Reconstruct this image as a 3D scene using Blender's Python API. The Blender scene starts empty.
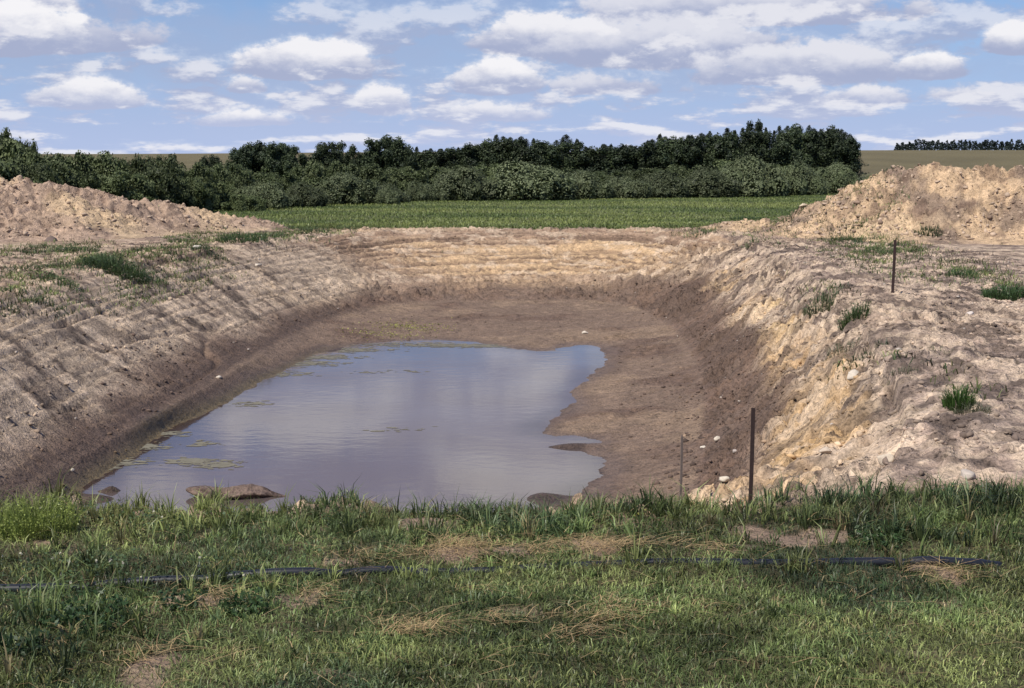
import bpy, math, random
import numpy as np
from mathutils import Vector

random.seed(7)
rng = np.random.default_rng(11)
scene = bpy.context.scene
COL = scene.collection

# ------------------------------------------------------------------ camera
W, H, F = 1024, 688, 1422.0
CAM_Z, EYE = 3.0, 160.0                      # eye height, image row of the eye-level horizon
PITCH = math.atan((H / 2 - EYE) / F)
CP, SP = math.cos(PITCH), math.sin(PITCH)
cam_d = bpy.data.cameras.new("camera")
cam = bpy.data.objects.new("camera", cam_d)
COL.objects.link(cam)
cam.location = (0, 0, CAM_Z)
cam.rotation_euler = (math.pi / 2 - PITCH, 0, 0)
cam_d.sensor_width = 36
cam_d.lens = 36 * F / W
cam_d.clip_start = 0.1
cam_d.clip_end = 9000
scene.camera = cam


def ray(px, py):
    r, u = (px - W / 2) / F, -(py - H / 2) / F
    return np.array([r, CP + u * SP, -SP + u * CP])


def at(px, py, z=0.0):
    d = ray(px, py)
    k = (z - CAM_Z) / d[2]
    return np.array([d[0] * k, d[1] * k])


def at_dist(px, dist):
    return (px - W / 2) / F * dist


def z_top(py, dist):
    return CAM_Z + (EYE - py) / F * dist


# ------------------------------------------------------------------ numpy noise
def _h(ix, iy, seed):
    h = (ix.astype(np.int64) * 374761393 + iy.astype(np.int64) * 668265263 + seed * 982451653) & 0xFFFFFFFF
    h = ((h ^ (h >> 13)) * 1274126177) & 0xFFFFFFFF
    h = ((h ^ (h >> 16)) * 2246822519) & 0xFFFFFFFF
    return ((h ^ (h >> 15)) & 0xFFFFFF) / float(0xFFFFFF)


def vnoise(x, y, seed=0):
    x = np.asarray(x, float); y = np.asarray(y, float)
    ix, iy = np.floor(x), np.floor(y)
    fx, fy = x - ix, y - iy
    fx = fx * fx * fx * (fx * (fx * 6 - 15) + 10)
    fy = fy * fy * fy * (fy * (fy * 6 - 15) + 10)
    ix = ix.astype(np.int64); iy = iy.astype(np.int64)
    a, b = _h(ix, iy, seed), _h(ix + 1, iy, seed)
    c, d = _h(ix, iy + 1, seed), _h(ix + 1, iy + 1, seed)
    return (a * (1 - fx) + b * fx) * (1 - fy) + (c * (1 - fx) + d * fx) * fy


def fbm(x, y, seed=0, octv=4, gain=0.5):
    s, a, t = 0.0, 1.0, 0.0
    c, n = math.cos(0.6), math.sin(0.6)
    for i in range(octv):
        s = s + a * vnoise(x, y, seed + i * 17)
        t += a
        x, y = (c * x - n * y) * 2.03 + 3.1, (n * x + c * y) * 2.03 + 1.7
        a *= gain
    return s / t


def sstep(a, b, x):
    t = np.clip((np.asarray(x, float) - a) / (b - a), 0, 1)
    return t * t * (3 - 2 * t)


def lerp(a, b, t):
    return a + (b - a) * t


def mixc(A, B, t):
    t = np.asarray(t)[..., None]
    return A * (1 - t) + np.asarray(B, float) * t


def rubble(x, y, size, seed, keep=None):
    """blocky clods: cells of random height, rounded at their borders"""
    out = np.zeros(np.shape(x))
    m = np.ones(np.shape(x), bool) if keep is None else keep
    if not m.any(): return out
    u, v = x[m] / size, y[m] / size
    iu, iv = np.floor(u).astype(np.int64), np.floor(v).astype(np.int64)
    f1 = np.full(u.shape, 9.0); f2 = f1.copy(); rid = np.zeros(u.shape)
    for a in (-1, 0, 1):
        for b in (-1, 0, 1):
            cx, cy = iu + a, iv + b
            d = np.hypot(cx + _h(cx, cy, seed) - u, cy + .0 + _h(cx, cy, seed + 5) - v)
            r = _h(cx, cy, seed + 9)
            nearer = d < f1
            f2 = np.where(nearer, f1, np.minimum(f2, d))
            rid = np.where(nearer, r, rid); f1 = np.where(nearer, d, f1)
    out[m] = rid ** 2 * sstep(.0, .38, f2 - f1)
    return out


# ------------------------------------------------------------------ pit outlines
def chaikin(P, n):
    P = np.array(P, float)
    for _ in range(n):
        Q = np.roll(P, -1, axis=0)
        P = np.stack([P * .75 + Q * .25, P * .25 + Q * .75], 1).reshape(-1, 2)
    return P


ZW, ZF = -2.3, -2.0          # water level, foot of the banks
rim_px = [(-200, 392), (-90, 335), (0, 300), (100, 273), (200, 256), (280, 243), (345, 234), (450, 230.5), (600, 229.5),
          (680, 231), (735, 240), (790, 262), (835, 300), (872, 345), (905, 400), (905, 460), (830, 506),
          (700, 519), (500, 521), (300, 521), (100, 520), (-80, 512), (-230, 470)]
foot_px = [(18, 500), (58, 470), (128, 432), (222, 380), (262, 355), (322, 322), (400, 302), (520, 302), (600, 300),
           (652, 314), (690, 350), (702, 400), (692, 450), (690, 500), (630, 540), (300, 560), (50, 540)]
water_px = [(62, 503), (80, 488), (112, 468), (134, 455), (150, 440), (176, 424), (205, 412), (235, 397), (256, 383), (286, 370), (312, 355), (340, 346),
            (385, 342), (430, 339), (465, 341), (492, 344), (520, 350), (545, 352), (560, 349), (575, 345), (592, 345), (606, 351),
            (605, 362), (596, 375), (580, 383), (568, 389), (572, 398), (578, 406), (562, 412), (548, 420), (543, 428), (550, 435),
            (580, 436), (602, 440), (592, 447), (588, 453), (603, 458), (609, 468), (602, 478), (592, 486), (588, 495), (560, 508),
            (450, 520), (300, 528), (150, 520), (90, 512)]
RIM = chaikin([at(*p, 0.0) for p in rim_px], 2)
FOOT = chaikin([at(*p, ZF) for p in foot_px], 2)
WATER = chaikin([at(*p, ZW) for p in water_px], 1)


def poly_dist(x, y, P):
    """unsigned distance to outline and inside flag"""
    d2 = np.full(x.shape, 1e18)
    ins = np.zeros(x.shape, bool)
    Q = np.roll(P, -1, axis=0)
    for (ax, ay), (bx, by) in zip(P, Q):
        ex, ey = bx - ax, by - ay
        L = ex * ex + ey * ey + 1e-12
        t = np.clip(((x - ax) * ex + (y - ay) * ey) / L, 0, 1)
        dx, dy = x - ax - t * ex, y - ay - t * ey
        d2 = np.minimum(d2, dx * dx + dy * dy)
        if abs(ey) > 1e-12:
            c = ((ay > y) != (by > y)) & (x < ex * (y - ay) / ey + ax)
            ins ^= c
    return np.sqrt(d2), ins


def zones(x, y):
    """signed distances (+ inside) to the rim, the bank foot and the water outline, and bank position t"""
    far = np.full(x.shape, -60.0)
    sR, sB, sW = far.copy(), far.copy(), far.copy()
    m = (x > -22) & (x < 18) & (y > 2) & (y < 75)
    d, i = poly_dist(x[m], y[m], RIM); sR[m] = np.where(i, d, -d)
    m2 = m & (sR > 0)
    if m2.any():
        d, i = poly_dist(x[m2], y[m2], FOOT); sB[m2] = np.where(i, d, -d)
        d, i = poly_dist(x[m2], y[m2], WATER)
        sW[m2] = np.where(i, d, -d)
    t = np.where(sR > 0, np.where(sB > 0, 1.0, sR / np.maximum(sR - sB, 1e-6)), 0.0)
    return sR, sB, sW, t


def blob_mask(x, y, spots):
    """soft elliptical patches; each spot px, py, half width px, half height px, on z=0"""
    m = np.zeros(x.shape)
    wob = 1.15 * (fbm(x * 2.3, y * 1.5, 401, 3) - .5)
    for px, py, rx, ry, v in spots:
        c = at(px, py); ex = abs(at(px + rx, py)[0] - c[0]); ey = abs(at(px, py - ry)[1] - at(px, py + ry)[1]) / 2
        q = np.sqrt(((x - c[0]) / ex) ** 2 + ((y - c[1]) / ey) ** 2)
        m = np.maximum(m, v * (1 - sstep(0.45, 1.35, q + wob)))
    return m * lerp(.25, 1, sstep(.30, .52, fbm(x * 2.7 + 9, y * 2.2, 402, 3)))


BARE = [(800, 540, 60, 11, 1.5), (740, 555, 40, 6, 1.2), (430, 525, 60, 7, .9), (60, 553, 40, 8, .95), (200, 605, 62, 11, .9), (170, 672, 46, 22, .9), (560, 552, 75, 12, 1.5), (470, 560, 60, 7, 1.3),
        (300, 532, 40, 5, .5), (700, 590, 45, 5, .45), (935, 578, 34, 10, .95), (300, 600, 50, 9, .85), (450, 562, 55, 8, .9), (340, 568, 30, 6, .8),
        (640, 525, 45, 5, .5), (950, 600, 22, 8, .6), (330, 672, 30, 6, .6), (690, 560, 34, 6, .8), (925, 655, 30, 10, .45), (520, 612, 60, 7, .5), (300, 690, 50, 6, .7)]
STRAW = [(540, 556, 110, 8, 1), (430, 562, 60, 6, .8), (410, 634, 70, 6, 1), (520, 624, 120, 6, .75), (490, 556, 60, 6, 1), (640, 612, 60, 6, .5), (700, 560, 30, 5, .9), (665, 612, 30, 4, .6),
         (560, 640, 60, 6, .4), (170, 670, 50, 20, .6), (200, 606, 60, 10, .45), (935, 580, 30, 8, .6), (310, 600, 40, 7, .5), (345, 566, 30, 5, .7), (480, 600, 40, 6, .4)]


def far_base(x, y):
    z = 7.2 * sstep(230, 900, y) + 0.9 * sstep(350, 900, y) * (fbm(x / 420., y / 420., 90, 2) * 2 - 1)
    z = z + 1.1 * sstep(60, 240, x) * sstep(300, 800, y) - 0.8 * sstep(-60, -250, x) * sstep(300, 800, y)
    return z - 9 * sstep(950, 2600, y) + 0.12 * (fbm(x / 9., y / 9., 91, 2) - .5) * sstep(60, 75, y)


def scrape_lines(x, y, t):
    """thin cut lines that run along the banks, broken here and there"""
    along = np.where(y > 52, x, y)
    L = np.zeros(np.shape(x))
    for i, (t0, w) in enumerate([(.04, .011), (.075, .010), (.11, .014), (.15, .010), (.19, .012), (.24, .014), (.28, .010), (.33, .012), (.38, .010), (.43, .013), (.48, .010), (.53, .012), (.59, .010), (.65, .012), (.71, .010)]):
        c = t0 + .025 * (vnoise(along * .10, along * 0 + i, 140 + i) - .5) + .012 * (vnoise(along * 1.3, along * 0 + i, 160 + i) - .5)
        br = sstep(.40, .58, vnoise(along * .28 + i * 7, along * 0 + i * 3, 180 + i))
        L = np.maximum(L, np.exp(-((t - c) / w) ** 2) * br * (1.9 if i < 6 else 1.0))
    return L


def terrain(x, y):
    x = np.asarray(x, float); y = np.asarray(y, float)
    sR, sB, sW, t = zones(x, y)
    z = far_base(x, y)
    inR = sR > 0
    right = sstep(0.5, 3.5, x) * (1 - sstep(52, 57, y))
    left = (1 - sstep(-6.5, -4, x)) * (1 - sstep(50, 56, y))
    farb = sstep(50, 56, y)
    prof = 0.55 * t + 0.45 * t * t * (3 - 2 * t)
    zb = ZF * prof
    u = np.clip(-sB * 0 + np.where(sB > 0, sB, 0) / np.maximum(np.where(sB > 0, sB, 0) + np.where(sW < 0, -sW, 0) + 1e-6, 1e-6), 0, 1)
    zm = lerp(ZF, ZW, u ** 0.75)
    zin = ZW - 0.42 * sstep(0, 3.2, sW)
    zp = np.where(sB > 0, np.where(sW > 0, zin, zm), zb)
    z = np.where(inR, zp, z)
    # crest just outside the rim: slightly heaped, lumpy
    near = sstep(14.5, 12.0, y)
    crest = np.exp(-((sR + 0.9) / 1.1) ** 2) * (~inR)
    z = z + crest * (0.16 * fbm(x * .6, y * .6, 5, 3) + 0.05) * lerp(1, .25, near) * (1 - farb * .7)
    # roughness of the bare soil
    bank = np.where(inR, 1 - sstep(.86, 1.0, t), 0.0)
    nearrim = np.where(inR, 1.0, sstep(-9, -1, sR))
    bare_out = np.where(inR, 0, nearrim) * (1 - near)
    lump = fbm(x * 1.1, y * 1.1, 11, 4, .55) - .5
    clod = np.abs(fbm(x * 3.1, y * 3.1, 12, 3, .6) - .5) * 2
    clod2 = (1 - np.abs(vnoise(x * 4.2, y * 4.2, 13) * 2 - 1)) ** 2
    rough = sstep(.30, .60, fbm(x * .5, y * .5, 14, 3))
    act = (bank + bare_out > .02) & (y < 75) & (np.abs(x) < 26)
    rb1 = rubble(x, y, .34, 15, act); rb2 = rubble(x, y, .17, 16, act)
    lf = 1.6 - 1.2 * left - .95 * farb
    z = z + bank * (lump * .16 * (1 - .8 * left) + (.35 - clod) * .05 * lf + (rb1 - .25) * .13 * rough * lf + (rb2 - .25) * .085 * (.45 + .55 * rough) * lf)
    z = z + bare_out * (lump * .16 + (.35 - clod) * .06 + (rb1 - .25) * .12 * rough + (rb2 - .25) * .08)
    # benches scraped along the banks (machine passes)
    bench = (1 - np.abs(vnoise(y * .10 + 3, t * 17, 21) * 2 - 1)) ** 2
    bench = bench ** 2
    z = z - bank * left * (bench - .15) * .05 * sstep(.3, .55, fbm(x * .4, y * .3, 29, 2))
    cleat = 1 - np.abs(vnoise(y * 3.4 - x * .6, t * 1.3, 22) * 2 - 1)
    ln = scrape_lines(x, y, t)
    z = z - bank * ln * (.05 * left + .07 * farb + .03 * right)
    z = z + bank * left * (cleat ** 2 - .4) * .022 * sstep(.15, .35, t)
    ledge = 1 - np.abs(vnoise(y * .13 + 9, t * 6.0, 27) * 2 - 1)
    z = z - bank * left * .12 * sstep(.88, .97, ledge) * sstep(.42, .62, fbm(x * .35, y * .35, 28, 2))
    bench_f = 1 - np.abs(vnoise(x * .07 + 4, t * 24 + .8 * fbm(x * .3, y * .1, 23, 2), 24) * 2 - 1)
    z = z - bank * farb * (bench_f ** 2 - .3) * .10
    bench_r = 1 - np.abs(vnoise(y * .22 + x * .1, t * 11.0, 25) * 2 - 1)
    z = z - bank * right * (bench_r ** 2 - .3) * .10
    z = z - bank * right * sstep(.53, .66, fbm((y + t * 2.2) * 5.0, t * 1.6 + x * .15, 191, 3, .6)) * .05
    gull = 1 - np.abs(fbm(y * .9 + x * .3, t * 1.6, 26, 3) * 2 - 1)
    z = z - bank * right * sstep(.78, 1, gull) * .08
    # trodden mud floor
    floor = np.where((sB > -1) & inR, sstep(.85, 1, t), 0) * np.where(sW > 0, .25, 1)
    u3 = np.where(sW > -1.2, sstep(0, 1.2, -sW), 1)
    z = z + floor * ((fbm(x * 1.7, y * 1.7, 31, 4) - .5) * .09 * lerp(.35, 1, u3) + (.3 - clod) * .025 * u3)
    cl = sstep(.58, .75, fbm(x * .45, y * .45, 33, 3)) * floor * u3
    z = z + cl * (clod2 - .2) * .07
    # little bars of mud standing just out of the water
    for px, py, rx, ry, hh in ISLETS:
        c = at(px, py, ZW)
        q = ((x - c[0]) / rx) ** 2 + ((y - c[1]) / ry) ** 2
        z = z + np.where(sW > -1, hh * np.exp(-q * 1.2), 0)
    # grassy berm in front
    berm = near * (~inR)
    z = z + berm * (.10 * (fbm(x * .7, y * .7, 41, 3) - .5) + .035 * (fbm(x * 3.3, y * 3.3, 42, 2) - .5))
    return z, (sR, sB, sW, t)


ISLETS = [(567, 447, .75, .22, .085), (540, 497, .30, .35, .10), (96, 499, .40, .25, .09), (112, 491, .16, .14, .12), (330, 350, 1.6, .5, .02)]

# ridge lines of the spoil heaps: x, y, height
PILE_L = [(-46, 50, 2.7), (-30, 55, 2.35), (-21.5, 57, 2.25), (-18.5, 58, 2.05), (-16, 60, 1.35), (-13.2, 62, .75), (-11.6, 63, .35)]
PILE_R = [(9.0, 61.4, .10), (11.0, 61.3, .34), (12.8, 60.5, .8), (14.2, 59, 1.4), (15.6, 58, 2.55), (17.2, 57, 2.8), (19.2, 56.5, 2.68), (22, 55.5, 2.95), (34, 52, 3.1)]


def pile_height(x, y, ridge, seed, slope=.56):
    best = np.full(x.shape, -9.0)
    wx = x + 1.3 * (fbm(x * .35, y * .35, seed, 2) - .5); wy = y + 1.8 * (fbm(x * .35, y * .35, seed + 3, 2) - .5)
    for (ax, ay, ah), (bx, by, bh) in zip(ridge[:-1], ridge[1:]):
        ex, ey = bx - ax, by - ay
        k = np.clip(((wx - ax) * ex + (wy - ay) * ey) / (ex * ex + ey * ey), 0, 1)
        d = np.hypot(wx - ax - k * ex, wy - ay - k * ey)
        hh = lerp(ah, bh, k)
        best = np.maximum(best, hh + .22 - np.sqrt((d * slope) ** 2 + .05))
    n = (fbm(x * .55, y * .55, seed + 5, 4, .55) - .5) * 1.0 + (.33 - np.abs(fbm(x * 1.5, y * 1.5, seed + 7, 3, .6) - .5) * 2) * .38
    n = n + ((1 - np.abs(vnoise(x * 2.6, y * 2.6, seed + 9) * 2 - 1)) ** 2 - .3) * .16 + (vnoise(x * 5.2, y * 5.2, seed + 11) - .5) * .12
    act = best > -.5
    n = n * .9 + (rubble(x, y, .55, seed + 13, act) - .25) * .20 + (rubble(x, y, .30, seed + 15, act) - .25) * .20 + (rubble(x, y, .18, seed + 17, act) - .25) * .13
    return .35 * np.log1p(np.exp(np.clip(best / .35, -30, 30))) - .02 + n * sstep(-.5, .9, best) * .75


# ------------------------------------------------------------------ soil colours (the colour of the material itself)
OCHRE = np.array([.465, .33, .205]); PINK = np.array([.335, .24, .178]); PALE = np.array([.53, .41, .30]); BROWN = np.array([.158, .102, .076])
WET = np.array([.070, .047, .036]); FLAT = np.array([.188, .13, .094]); DGREY = np.array([.150, .110, .090]); STRIPE = np.array([.66, .50, .32])
THATCH = np.array([.070, .062, .032]); GREEN = np.array([.070, .084, .034]); DRY = np.array([.125, .105, .055])


def soil_colour(x, y, zn):
    sR, sB, sW, t = zn
    inR = sR > 0
    right = sstep(0.5, 3.5, x) * (1 - sstep(50, 56, y))
    left = (1 - sstep(-6.5, -4, x)) * (1 - sstep(48, 55, y))
    farb = sstep(49, 55.5, y)
    n1 = fbm(x * .55, y * .55, 51, 4); n2 = fbm(x * 1.9, y * 1.9, 52, 3); n3 = fbm(x * 6, y * 6, 53, 2)
    nb = fbm(x * .16, y * .16, 54, 3)
    C = np.broadcast_to(PINK, x.shape + (3,)).copy()
    C = mixc(C, PALE, sstep(.5, .72, n1) * .7)
    C = mixc(C, DGREY, sstep(.52, .70, fbm(x * .8, y * .8, 55, 4)) * .75)
    C = mixc(C, OCHRE, sstep(.50, .62, nb + .25 * (n1 - .5)) * .8 * lerp(.25, .6, np.maximum(right, farb)))
    # far bank: ochre with scraped pale courses
    st = vnoise(x * .10 + 4, t * 14 + .5 * fbm(x * .3, y * .1, 23, 2), 24)
    st = .35 * st + .65 * vnoise(x * .07 + 4, t * 24 + .8 * fbm(x * .3, y * .1, 23, 2), 24)
    fc = mixc(np.broadcast_to(lerp(OCHRE, PINK, .12), x.shape + (3,)), STRIPE, sstep(.5, .8, st) * sstep(-7, 1, x))
    fc = mixc(fc, lerp(BROWN, PINK, .5), sstep(.5, .75, vnoise(x * .12, t * 9, 57)) * .8)
    fc = mixc(fc, PINK * .9, sstep(.22, .05, t) * .8)
    fc = mixc(fc, lerp(PINK, BROWN, .45), sstep(-1, -7, x) * .6)
    fl_ = 1 - np.abs(vnoise(x * .07 + 4, t * 24 + .8 * fbm(x * .3, y * .1, 23, 2), 24) * 2 - 1)
    fc = mixc(fc, BROWN * .9, sstep(.72, 1, fl_) * .55)  # hollows between the courses painted dark, as ledge shadow
    C = mixc(C, fc * np.array([1.2, 1.16, 1.08]), farb * inR)
    # right bank: ochre subsoil on the shoulder
    oc = sstep(.38, .58, fbm(y * .5 + x * .3, t * 2.2, 58, 3) + .28 * sstep(20, 16, y) - .12 * sstep(30, 45, y)) * sstep(.05, .2, t) * sstep(.72, .45, t)
    C = mixc(C, lerp(OCHRE * np.array([1.08, 1, .86]), STRIPE, .3), oc * right * inR * .95)
    # scrapes along the left bank
    bench = (1 - np.abs(vnoise(y * .10 + 3, t * 17, 21) * 2 - 1)) ** 4
    C = mixc(C, lerp(PINK, PALE, .5), left * inR * .5)
    C = mixc(C, DGREY * .6, bench * left * inR * .9 * sstep(.3, .55, fbm(x * .4, y * .3, 29, 2)))
    cl = (1 - np.abs(vnoise(y * 3.4 - x * .6, t * 1.3, 22) * 2 - 1)) ** 2
    C = mixc(C, PALE, cl * left * inR * .5 * sstep(.2, .4, t))
    C = mixc(C, lerp(OCHRE, PALE, .5), left * inR * sstep(.45, .6, fbm(x * .3 + 8, y * .22, 59, 2)) * .6 * sstep(36, 44, y))
    ln = scrape_lines(x, y, t) * inR
    # streaks of different earth running down the right bank, ledge shadow lines painted along the far one
    sr = fbm(y * 2.3 + x * .3, t * 2.0, 68, 4, .6); sr2 = fbm(y * 4.5, t * 3.2 + 5, 69, 3, .6)
    sr = sr + .22 * (n3 - .5) + .15 * (n2 - .5); sr2 = sr2 + .25 * (n3 - .5)
    C = mixc(C, np.array([.50, .41, .335]), right * inR * sstep(.52, .70, sr) * .42)
    C = mixc(C, OCHRE * np.array([1.08, 1, .84]), right * inR * sstep(.5, .64, fbm(y * 1.1 + 3, t * 1.4, 164, 3)) * sstep(.62, .4, t) * .4)
    C = mixc(C, DGREY * .62, right * inR * sstep(.54, .72, sr2) * .45)
    C = mixc(C, BROWN * .7, right * inR * sstep(.50, .36, sr) * sstep(.45, .6, n1) * .6)
    C = mixc(C, DGREY * .5, np.clip(ln * 1.3, 0, 1) * np.maximum(left, .45 * right) * .85)
    C = mixc(C, PALE * 1.15, np.clip(scrape_lines(x, y, t + .016), 0, 1) * inR * left * .6)
    C = mixc(C, BROWN * .8, np.clip(ln * 1.3, 0, 1) * farb * .75)  # far bank cuts darkened in the colour, as shadow under the ledges
    rg = np.array([.325, .250, .210])
    C = mixc(C, rg, right * (y > 13) * (1 - farb) * sstep(.55, .2, t) * .5)
    # narrow scrapes running down the right bank, rubble specks on the flat above it
    q2 = y * 1.0 + t * 2.2
    sc2 = fbm(q2 * 5.0, t * 1.6 + x * .15, 191, 3, .6)
    C = mixc(C, DGREY * .55, right * inR * (1 - farb) * sstep(.53, .66, sc2) * sstep(.75, .6, t) * .75)
    C = mixc(C, PALE * 1.1, right * inR * (1 - farb) * sstep(.46, .34, sc2) * sstep(.75, .6, t) * .5)
    sp = fbm(x * 3.2, y * 2.2, 192, 3, .65)
    C = mixc(C, DGREY * .55, right * (~inR | (t < .3)) * (y > 13) * (1 - farb) * sstep(.54, .66, sp) * .75)
    C = mixc(C, PALE * 1.1, right * (~inR | (t < .3)) * (y > 13) * (1 - farb) * sstep(.44, .34, sp) * .6)
    sl = fbm(x * 1.4 - y * .5, y * 2.4 + x * 1.1, 193, 4, .62)
    C = mixc(C, DGREY * .5, left * (y > 13) * sstep(.54, .68, sl) * sstep(.85, .7, t) * .75)
    C = mixc(C, PALE * 1.12, left * (y > 13) * sstep(.46, .34, sl) * sstep(.8, .6, t) * .55)
    C = mixc(C, OCHRE * np.array([1.1, 1, .82]), right * inR * oc * sstep(.42, .58, n2 * .6 + n1 * .4) * .55)
    clay = right * inR * sstep(27, 21, y) * sstep(.06, .16, t) * sstep(.66, .46, t) * sstep(.40, .56, fbm(y * 1.3, t * 2.4 + x * .2, 166, 4) + .2 * (n3 - .5))
    C = mixc(C, OCHRE * np.array([1.06, .98, .78]), clay * .55)
    clay2 = right * inR * sstep(27, 33, y) * sstep(.2, .3, t) * sstep(.7, .5, t) * sstep(.52, .62, fbm(y * .5 + 8, t * 1.6, 167, 3))
    C = mixc(C, STRIPE * np.array([1, .94, .8]), clay2 * .75)
    blot = fbm(x * 1.3, y * 1.3, 65, 4, .65)
    C = mixc(C, DGREY * .65, (1 - farb) * sstep(.55, .68, blot) * .6 * sstep(.8, .6, t))
    C = mixc(C, PALE * 1.15, sstep(.46, .34, blot) * .55 * sstep(.8, .6, t))
    # oblique dozer tracks down the left bank, with cleat marks across them
    q = y * .9 + t * 3.4
    tr = sstep(.56, .66, vnoise(q * .55, y * .05, 66)) * left * inR * sstep(.08, .2, t) * sstep(.8, .6, t)
    cm = 1 - np.abs(vnoise(q * .8, t * 26 - y * .8, 67) * 2 - 1)
    C = mixc(C, PALE * 1.08, tr * .6)
    C = mixc(C, DGREY * .7, tr * cm ** 3 * .7)
    # damp lower bank
    lim = lerp(lerp(.66, .74, left), .52, right)
    lim = lerp(lim, .74, farb)
    damp = sstep(-.10, .14, t - lim + .30 * (n1 - .5) + .25 * (nb - .5)) * inR
    C = mixc(C, BROWN * .92, damp * (.92 - .4 * farb))
    C = mixc(C, DGREY * .72, damp * sstep(.5, .66, n2) * .55 * (1 - .6 * farb))
    wl = damp * left * sstep(.70, .92, t + .2 * (n1 - .5))
    C = mixc(C, WET * 1.3, wl * .75)
    C = mixc(C, WET * 1.5, damp * right * sstep(.47, .62, n1) * (1 - sstep(.9, 1, t)) * .7)
    # floor
    fl = inR * sstep(.93, 1.0, t)
    fcol = mixc(np.broadcast_to(FLAT, x.shape + (3,)), BROWN * .8, sstep(.52, .70, fbm(x * .45, y * .45, 33, 3)) * .75)
    fcol = mixc(fcol, lerp(FLAT, OCHRE, .35), sstep(.5, .7, fbm(x * .5 + 7, y * .5, 60, 3)) * .5)
    C = mixc(C, fcol, fl)
    shore = inR * sstep(-.75, -.1, sW + .5 * (n1 - .5))
    C = mixc(C, WET * 1.35, shore * lerp(.45, .95, np.maximum(left, sstep(45, 35, y) * 0)))
    C = mixc(C, np.array([.13, .10, .04]), shore * left * sstep(-.35, 0., sW) * .6)
    C = mixc(C, WET, inR * sstep(-.02, .25, sW))
    wet = inR * np.maximum(.15 * damp, np.maximum(.35 * fl, np.maximum(.9 * shore, .45 * wl)))
    # outside the pit
    out = ~inR
    berm = out * sstep(12.75, 12.2, y + .9 * (n1 - .5) - .08 * np.maximum(x - 3, 0))
    bare = blob_mask(x, y, BARE)
    gcol = mixc(np.broadcast_to(THATCH, x.shape + (3,)), GREEN * .8, sstep(.45, .6, n2) * .6)
    gcol = mixc(gcol, lerp(PINK, BROWN, .35), np.clip(bare * 1.2 - .5 * (n2 - .3), 0, 1) * .85)
    C = mixc(C, gcol, berm)
    edge = 62.3 + 1.2 * (nb - .5) + .8 * (n1 - .5)
    field = out * sstep(-.5, .5, y - edge) * sstep(-6.0, -1.0, x + 10 + .2 * (y - 62) * 0 + 4 * sstep(62, 75, y) * 0 + 30 * sstep(64, 70, y))
    field = np.maximum(field, out * sstep(66, 72, y))
    g = mixc(np.broadcast_to(GREEN, x.shape + (3,)), np.array([.130, .138, .058]), sstep(.4, .65, fbm(x * .05, y * .22, 61, 3)))
    g = mixc(g, np.array([.055, .08, .03]), sstep(.5, .7, fbm(x * .09 + 5, y * .5, 62, 3)) * .6)
    g = mixc(g, DRY, sstep(190, 330, y + 60 * (fbm(x * .006, y * .02, 63, 3) - .5)))
    g = mixc(g, np.array([.115, .088, .052]), sstep(.45, .6, fbm(x * .002, y * .012, 64, 2)) * sstep(240, 400, y) * .7)
    C = mixc(C, g, field)
    C = C * (.80 + .40 * n3)[..., None] * (.88 + .24 * n2)[..., None]
    return C, np.clip(wet, 0, 1), field


# ------------------------------------------------------------------ mesh helpers
def mesh_np(name, V, faces, col=None, smooth=False):
    """faces: list of integer arrays (n,3) or (n,4)"""
    me = bpy.data.meshes.new(name)
    V = np.ascontiguousarray(V, np.float32)
    me.vertices.add(len(V)); me.vertices.foreach_set("co", V.ravel())
    if not isinstance(faces, list): faces = [faces]
    idx = np.concatenate([f.ravel() for f in faces]).astype(np.int32)
    cnt = np.concatenate([np.full(len(f), f.shape[1]) for f in faces])
    start = np.concatenate([[0], np.cumsum(cnt)[:-1]]).astype(np.int32)
    me.loops.add(len(idx)); me.loops.foreach_set("vertex_index", idx)
    me.polygons.add(len(cnt)); me.polygons.foreach_set("loop_start", start)
    if smooth: me.polygons.foreach_set("use_smooth", np.ones(len(cnt), bool))
    me.update(calc_edges=True)
    if col is not None:
        col = np.asarray(col, np.float32)
        if col.shape[1] == 3: col = np.concatenate([col, np.ones((len(col), 1), np.float32)], 1)
        a = me.color_attributes.new("Col", 'FLOAT_COLOR', 'POINT')
        a.data.foreach_set("color", np.ascontiguousarray(col).ravel())
    return me


def link(name, me, mat=None, parent=None, loc=None):
    o = bpy.data.objects.new(name, me)
    COL.objects.link(o)
    if mat is not None and me is not None and not me.materials: me.materials.append(mat)
    if parent: o.parent = parent
    if loc is not None: o.location = loc
    return o


def tag(o, label=None, cat=None, group=None, kind=None):
    if label: o["label"] = label
    if cat: o["category"] = cat
    if group: o["group"] = group
    if kind: o["kind"] = kind
    return o


# ------------------------------------------------------------------ materials
def new_mat(name):
    m = bpy.data.materials.new(name); m.use_nodes = True
    nt = m.node_tree
    for n in list(nt.nodes): nt.nodes.remove(n)
    out = nt.nodes.new("ShaderNodeOutputMaterial")
    return m, nt, out


def noise_node(nt, scale, detail=4, rough=.55, vec=None):
    n = nt.nodes.new("ShaderNodeTexNoise"); n.inputs["Scale"].default_value = scale
    n.inputs["Detail"].default_value = detail; n.inputs["Roughness"].default_value = rough
    if vec is not None: nt.links.new(vec, n.inputs["Vector"])
    return n


def math_node(nt, op, a, b=None, c=None, clamp=False):
    n = nt.nodes.new("ShaderNodeMath"); n.operation = op; n.use_clamp = clamp
    for i, v in enumerate((a, b, c)):
        if v is None: continue
        if isinstance(v, (int, float)): n.inputs[i].default_value = v
        else: nt.links.new(v, n.inputs[i])
    return n.outputs[0]


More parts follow.
